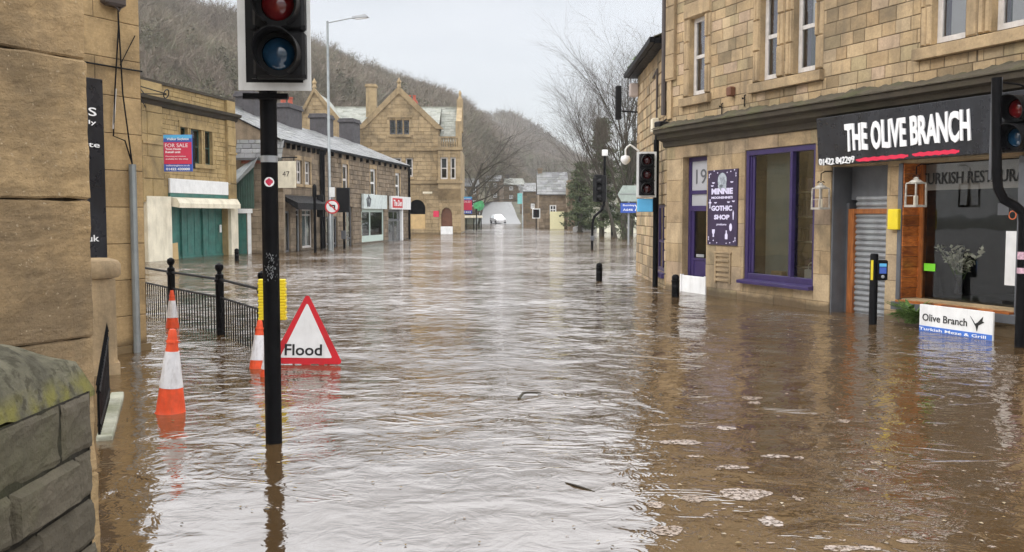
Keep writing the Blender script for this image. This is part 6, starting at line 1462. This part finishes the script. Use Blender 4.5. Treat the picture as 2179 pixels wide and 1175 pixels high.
# shelter by the bank corner
sx = pos(1000, 470, 100).x; t = thing('bus_shelter', 'small open shelter with pale roof edge beyond the bank building', 'shelter', (sx, 100, 0))
m = MB(); m.cbox(-1.4, 1.3, -.3, 1.4, 1.25, 1.5, .04); m.build('roof', M['cream'], t)
m = MB()
for x in (-1.3, -.4, .4, 1.2): m.tube([(x, 0, -.6), (x, 0, 1.25)], .05, 6)
m.build('posts', M['black'], t); m = MB(); m.quad((-1.3, 1.3, -.5), (1.2, 1.3, -.5), (1.2, 1.3, 1.25), (-1.3, 1.3, 1.25)); m.build('glass_panel', M['glassd'], t)
# vehicles
def car(lb, x, y, z, yaw, col, kind='car', pitch=0, roll=0, s=1):
    t = thing('parked_car' if kind == 'car' else 'parked_van', lb, kind, (x, y, z), yaw); t.rotation_euler = (pitch, roll, yaw); t.scale = (s, s, s)
    W = .86 if kind == 'car' else .98
    def loft(prof, mat, name, top=None):
        m = MB(); n = len(prof); 
        secs = [(-W, .0), (-W*.97, .0), (W*.97, 0), (W, 0)]
        vs = []
        for k, w_ in enumerate((-1, -.96, .96, 1)):
            for (yy, zz, nar) in prof:
                sh_ = 1 if abs(w_) == 1 else 1.012
                vs.append((W*w_*nar, yy*(1 if abs(w_) < 1 else .985), .3+(zz-.3)*(1 if abs(w_) < 1 else .97)))
        fs = []
        for k in range(3):
            for i in range(n): j = (i+1) % n; fs.append((k*n+i, k*n+j, (k+1)*n+j, (k+1)*n+i))
        fs += [tuple(range(n-1, -1, -1)), tuple(range(3*n, 4*n))]
        m.add(vs, fs); return m.build(name, mat, t, bevel=.03)
    if kind == 'car':
        loft([(-2.05, .30, .92), (-2.1, .62, .92), (-1.95, .82, .94), (-1.0, .98, 1), (1.7, 1.0, 1), (2.0, .86, .95), (2.05, .3, .93)], col, 'body')
        loft([(-1.05, .97, .94), (-.35, 1.40, .80), (.9, 1.44, .79), (1.75, .99, .92)], M['glassd'], 'windows')
        loft([(-.30, 1.40, .82), (-.25, 1.45, .80), (.85, 1.48, .79), (.95, 1.43, .80)], col, 'roof')
        ww = (-1.3, 1.3)
    else:
        loft([(-2.4, .35, .95), (-2.4, .9, .95), (-1.9, 1.2, .97), (-1.4, 1.95, .93), (-1.1, 2.1, .92), (2.4, 2.1, .92), (2.45, .35, 1)], col, 'body')
        loft([(-1.93, 1.22, .93), (-1.46, 1.90, .88), (-1.40, 1.90, .88), (-1.85, 1.22, .93)], M['glassd'], 'windscreen'); ww = (-1.6, 1.6)
    for sx in (-1, 1):
        for yy in ww:
            m = MB(); m.M = Matrix.Translation((sx*W*.93, yy, .32)) @ Matrix.Rotation(R(90), 4, 'Z'); m.lathe([(.2, -.1), (.32, -.1), (.33, 0), (.32, .1), (.2, .1)], 20, (0, 0, 0), axis='y'); wl = m.build('wheel', M['blackm'], t, smooth=True)
            m = MB(); m.M = Matrix.Translation((sx*W*.93, yy, .32)) @ Matrix.Rotation(R(90), 4, 'Z'); m.lathe([(.2, -.105), (.2, .105)], 12, (0, 0, 0), axis='y'); m.build('rim', M['greyl'], wl)
        m = MB(); f0 = -2.1 if kind == 'car' else -2.42; m.cbox(sx*W*.62-.16, sx*W*.62+.16, f0-.02, f0+.1, .62, .78, .02); m.build('headlight', M['letter'], t)
    m = MB(); m.box(-.4, .4, f0-.03, f0+.05, .42, .58); m.build('number_plate', M['letter'], t)
    return t
q = pos(1060, 470, 165); car('white car stranded at the foot of the wet road in the distance', q.x, 165, .08, R(18), pm('white car paint', (.62, .62, .63), .3, var=.04), pitch=R(3), roll=R(-7), s=1.05)
q = pos(1268, 470, 88); car('pale car parked beneath the evergreen tree beyond the mid street signals', q.x, 88, -.45, R(70), pm('pale car paint', (.62, .62, .62), .3, var=.1))
q = pos(1322, 470, 84); car('cream van parked right of the pale car beneath the trees', q.x+.3, 84, -.55, R(65), pm('cream van paint', (.66, .65, .52), .35, var=.1), 'van', s=.95)
# floating sticks
def stick(u, v, pts, r, lb):
    p = onwater(u, v); m = MB(); m.tube(pts, r, 7); o = m.build('floating_stick', M['bark'], smooth=True); o.location = p; tag(o, lb, 'stick', 'sticks floating on the flood')
stick(1118, 845, [(-.06, -.08, 0), (-.02, .0, .035), (.02, .05, .03), (.14, .12, .015)], [.012, .012, .010, .005], 'small dark bent stick floating mid stream in front of the flood sign')
stick(1235, 1040, [(-.08, .12, .002), (-.03, .05, .006), (.03, -.01, .004), (.08, -.06, .0)], [.003, .006, .005, .002], 'longer grey stick floating near the bottom centre')
m = MB()
random.seed(5)
for i in range(170):                                          # leaf litter drifting on the water
    u = random.uniform(250, 2170); v = random.uniform(640, 1170); p = onwater(u, v); s = random.uniform(.006, .02); a = random.uniform(0, 6.28)
    ca, sa = math.cos(a)*s, math.sin(a)*s
    m.add([(p.x-ca, p.y-sa, .006), (p.x+sa*.6, p.y-ca*.6, .009), (p.x+ca, p.y+sa, .006), (p.x-sa*.6, p.y+ca*.6, .010)], [(0, 1, 2, 3)], random.random())
o = m.build('drifting_leaves', tonemat('litter', [(.05, .035, .02), (.25, .18, .08), (.5, .45, .36)])); o['kind'] = 'stuff'

# ================================================================== TREES
def grow(m, tw, p, d, ln, r, lv, maxlv, spread, up, rnd, nb, curve=None, droop=0):
    segs = 4; pts = [p.copy()]; q = p.copy(); dd = d.copy()
    for i in range(segs):
        dd = (dd+Vector([rnd.gauss(0, .13) for _ in range(3)])+Vector((0, 0, up if lv < 3 else up-droop))+(curve or Vector())*.5).normalized(); q = q+dd*(ln/segs); pts.append(q.copy())
    r1 = r*.5; tgt = m if lv < maxlv-1 else tw
    tgt.tube(pts, [r+(r1-r)*i/segs for i in range(segs+1)], 7 if lv == 0 else (5 if lv < 2 else 3), rnd.random(), cap=False)
    if lv >= maxlv: return
    n = nb[min(lv, len(nb)-1)]
    for k in range(n):
        f = (.35+.65*(k+rnd.random())/n) if lv else (.30+.70*(k+.5)/n); i = min(int(f*segs), segs-1); b = pts[i].lerp(pts[i+1], f*segs-i)
        az = rnd.uniform(0, 6.28); perp = dd.orthogonal().normalized(); perp.rotate(Matrix.Rotation(az, 3, dd)) if False else None
        o1_ = dd.orthogonal().normalized(); o2_ = dd.cross(o1_); pv = o1_*math.cos(az)+o2_*math.sin(az)
        nd = (dd*math.cos(spread)+pv*math.sin(spread)*rnd.uniform(.7, 1.2)).normalized()
        grow(m, tw, b, nd, ln*rnd.uniform(.5, .72), max(r*(1-.5*f)*rnd.uniform(.42, .58), .0035), lv+1, maxlv, spread*rnd.uniform(.9, 1.1), up, rnd, nb, curve, droop)
def tree(lb, x, y, h, seed, r0=.2, spread=.62, up=.05, nb=(9, 5, 4, 4), maxlv=4, lean=(0, 0), curve=None, droop=0, group='bare winter trees beyond the junction', ivy=0):
    rnd = random.Random(seed); t = thing('bare_tree', lb, 'tree', (x, y, -.6), 0, group); m = MB(); tw = MB()
    grow(m, tw, Vector((0, 0, 0)), Vector((lean[0], lean[1], 1)).normalized(), h*.62, r0, 0, maxlv, spread, up, rnd, nb, curve, droop)
    m.build('trunk', M['bark'], t, smooth='all'); tw.build('crown', M['twig'], t)
    if ivy:
        iv = MB(); random.seed(seed)
        for k in range(10): leafclump(iv, (random.gauss(0, .2), random.gauss(0, .2), .5+k*ivy/10), (.45, .45, .5), 170, .07)
        iv.build('ivy', M['leaf'], t)
    return t
q = pos(1326, 480, 60); tree('tallest bare tree with arching top behind the right side wing', q.x+.2, 60, 11.8, 41, .21, .42, .10, (13, 7, 6, 5), 4, (-.06, 0), None, .12, ivy=6)
q = pos(1290, 480, 66); tree('bare tree leaning left over the evergreen with long drooping branches', q.x+.8, 66, 10.5, 17, .14, .48, .10, (12, 7, 6, 5), 4, (-.05, 0), None, .10)
q = pos(1352, 480, 52); tree('slender bare tree half hidden behind the right side wing', q.x+.5, 52, 12, 23, .15, .6, .05, (9, 5, 4, 4), 4, (-.1, 0))
q = pos(1365, 480, 56); tree('low twiggy tree beside the direction sign', q.x+.2, 56, 7.5, 29, .10, .55, .06, (9, 6, 5, 4), 4, (-.1, 0))
q = pos(976, 480, 92); tree('olive brown bare tree rising behind the right end of the bank building', q.x-.2, 93, 12.5, 51, .22, .75, .04, (10, 6, 5, 4), 4, (.22, 0), Vector((.04, 0, 0)))
q = pos(1015, 480, 140); tree('spreading bare tree in the distance before the hillside terrace', q.x, 142, 12, 57, .2, .7, .04, (10, 6, 5, 3), 4, (.1, 0))
q = pos(1205, 480, 118); tree('bare tree behind the slate roofed far house', q.x, 120, 8.5, 61, .2, .7, .04, (10, 6, 5, 3), 4, (-.1, 0))
# evergreen
def evergreen(lb, x, y, h, w_, seed, n=60):
    rnd = random.Random(seed); random.seed(seed); t = thing('evergreen_tree', lb, 'tree', (x, y, -.6), 0, 'evergreen trees beyond the junction'); m = MB(); m.tube([(0, 0, 0), (.1, 0, h*.5), (0, 0, h*.93)], [.22, .15, .03], 8); 
    lf = MB()
    for k in range(n):
        f = (k+.5)/n; z = .16*h+f*h*.82; rad = w_*(1-f)**.75*rnd.uniform(.45, 1.1)+.15; a = rnd.uniform(0, 6.28); c = Vector((math.cos(a)*rad, math.sin(a)*rad, z-.1*rad)); m.tube([(0, 0, z-.1), c], [.04, .015], 4)
        tn = rnd.uniform(0, .6)
        leafclump(lf, c*.0+Vector((c.x*.85, c.y*.85, c.z)), (.62, .62, .30), 60, .085, (tn, tn+.4))
        leafclump(lf, Vector((c.x*.4, c.y*.4, c.z)), (.5, .5, .3), 45, .085, (0, .4))
    m.build('trunk', M['bark'], t); lf.build('crown', M['leaf'], t); return t
q = pos(1280, 480, 72); evergreen('dark evergreen tree behind the mid street signals', q.x, 72, 9.6, 1.9, 5, 75)
q = pos(1232, 480, 84); evergreen('smaller evergreen left of the dark evergreen by the ivy wall', q.x+.2, 86, 7.0, 1.7, 8, 60)
q = pos(1330, 480, 70); evergreen('evergreen behind the direction sign', q.x+.4, 70, 7.6, 1.8, 9, 60)
q = pos(1250, 480, 95); 
t = thing('hedge', 'dark shrubbery along the foot of the evergreen trees', 'hedge', (q.x+2, 90, 0)); m = MB()
for k in range(26): leafclump(m, (random.uniform(-4, 5), random.uniform(-1, 2), random.uniform(0, 1.8)), (.7, .6, .5), 110, .09)
m.build('foliage', M['leaf'], t)
# ================================================================== HAZE
m = MB(); m.box(-2600, 2600, -60, 1500, -2.2, 230)
hm = bpy.data.materials.new('damp air'); hm.use_nodes = True; t_ = hm.node_tree; t_.nodes.clear()
ho = t_.nodes.new('ShaderNodeOutputMaterial'); pv = t_.nodes.new('ShaderNodeVolumePrincipled'); pv.inputs['Color'].default_value = (.93, .94, .96, 1); pv.inputs['Density'].default_value = HAZE
pv.inputs['Anisotropy'].default_value = .2
t_.links.new(pv.outputs[0], ho.inputs['Volume'])
hz = m.build('haze', hm); hz['kind'] = 'stuff'
# ================================================================== SCUM AND PAINTED SKY GLINTS
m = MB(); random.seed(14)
def patch(u, v, wu, wv):  # flat pale shapes imitating sky caught on tilted ripples, mixed with scum
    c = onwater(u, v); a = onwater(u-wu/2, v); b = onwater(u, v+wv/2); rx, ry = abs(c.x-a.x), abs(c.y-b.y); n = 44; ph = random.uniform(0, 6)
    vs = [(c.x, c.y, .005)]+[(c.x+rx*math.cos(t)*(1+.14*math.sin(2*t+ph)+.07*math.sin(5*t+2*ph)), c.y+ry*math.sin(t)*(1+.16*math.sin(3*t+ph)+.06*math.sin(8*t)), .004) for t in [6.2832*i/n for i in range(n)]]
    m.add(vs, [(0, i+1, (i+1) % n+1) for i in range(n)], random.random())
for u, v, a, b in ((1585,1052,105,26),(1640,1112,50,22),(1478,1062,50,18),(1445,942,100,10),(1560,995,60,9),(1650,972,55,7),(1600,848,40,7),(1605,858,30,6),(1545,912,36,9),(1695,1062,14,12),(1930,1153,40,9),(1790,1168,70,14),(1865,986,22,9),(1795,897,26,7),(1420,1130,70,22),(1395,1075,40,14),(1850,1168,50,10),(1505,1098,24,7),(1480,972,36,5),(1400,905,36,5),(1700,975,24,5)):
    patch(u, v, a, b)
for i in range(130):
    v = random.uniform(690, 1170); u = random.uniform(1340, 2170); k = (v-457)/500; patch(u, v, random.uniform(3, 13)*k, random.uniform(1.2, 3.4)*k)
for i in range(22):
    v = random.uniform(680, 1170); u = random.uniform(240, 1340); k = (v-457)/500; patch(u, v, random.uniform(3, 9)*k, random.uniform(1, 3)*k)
fm_ = tonemat('scum and sky glint', [(.24, .185, .14), (.38, .31, .26), (.46, .40, .36)], .6, var=.25, vs=30); t_ = fm_.node_tree; N_, L_ = t_.nodes.new, t_.links.new  # pale tones carry painted sky reflection as well as scum
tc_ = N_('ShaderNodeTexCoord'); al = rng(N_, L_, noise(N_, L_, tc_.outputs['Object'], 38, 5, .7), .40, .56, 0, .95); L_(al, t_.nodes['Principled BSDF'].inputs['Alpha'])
fo_ = m.build('scum_sky_glints', fm_); fo_['kind'] = 'stuff'
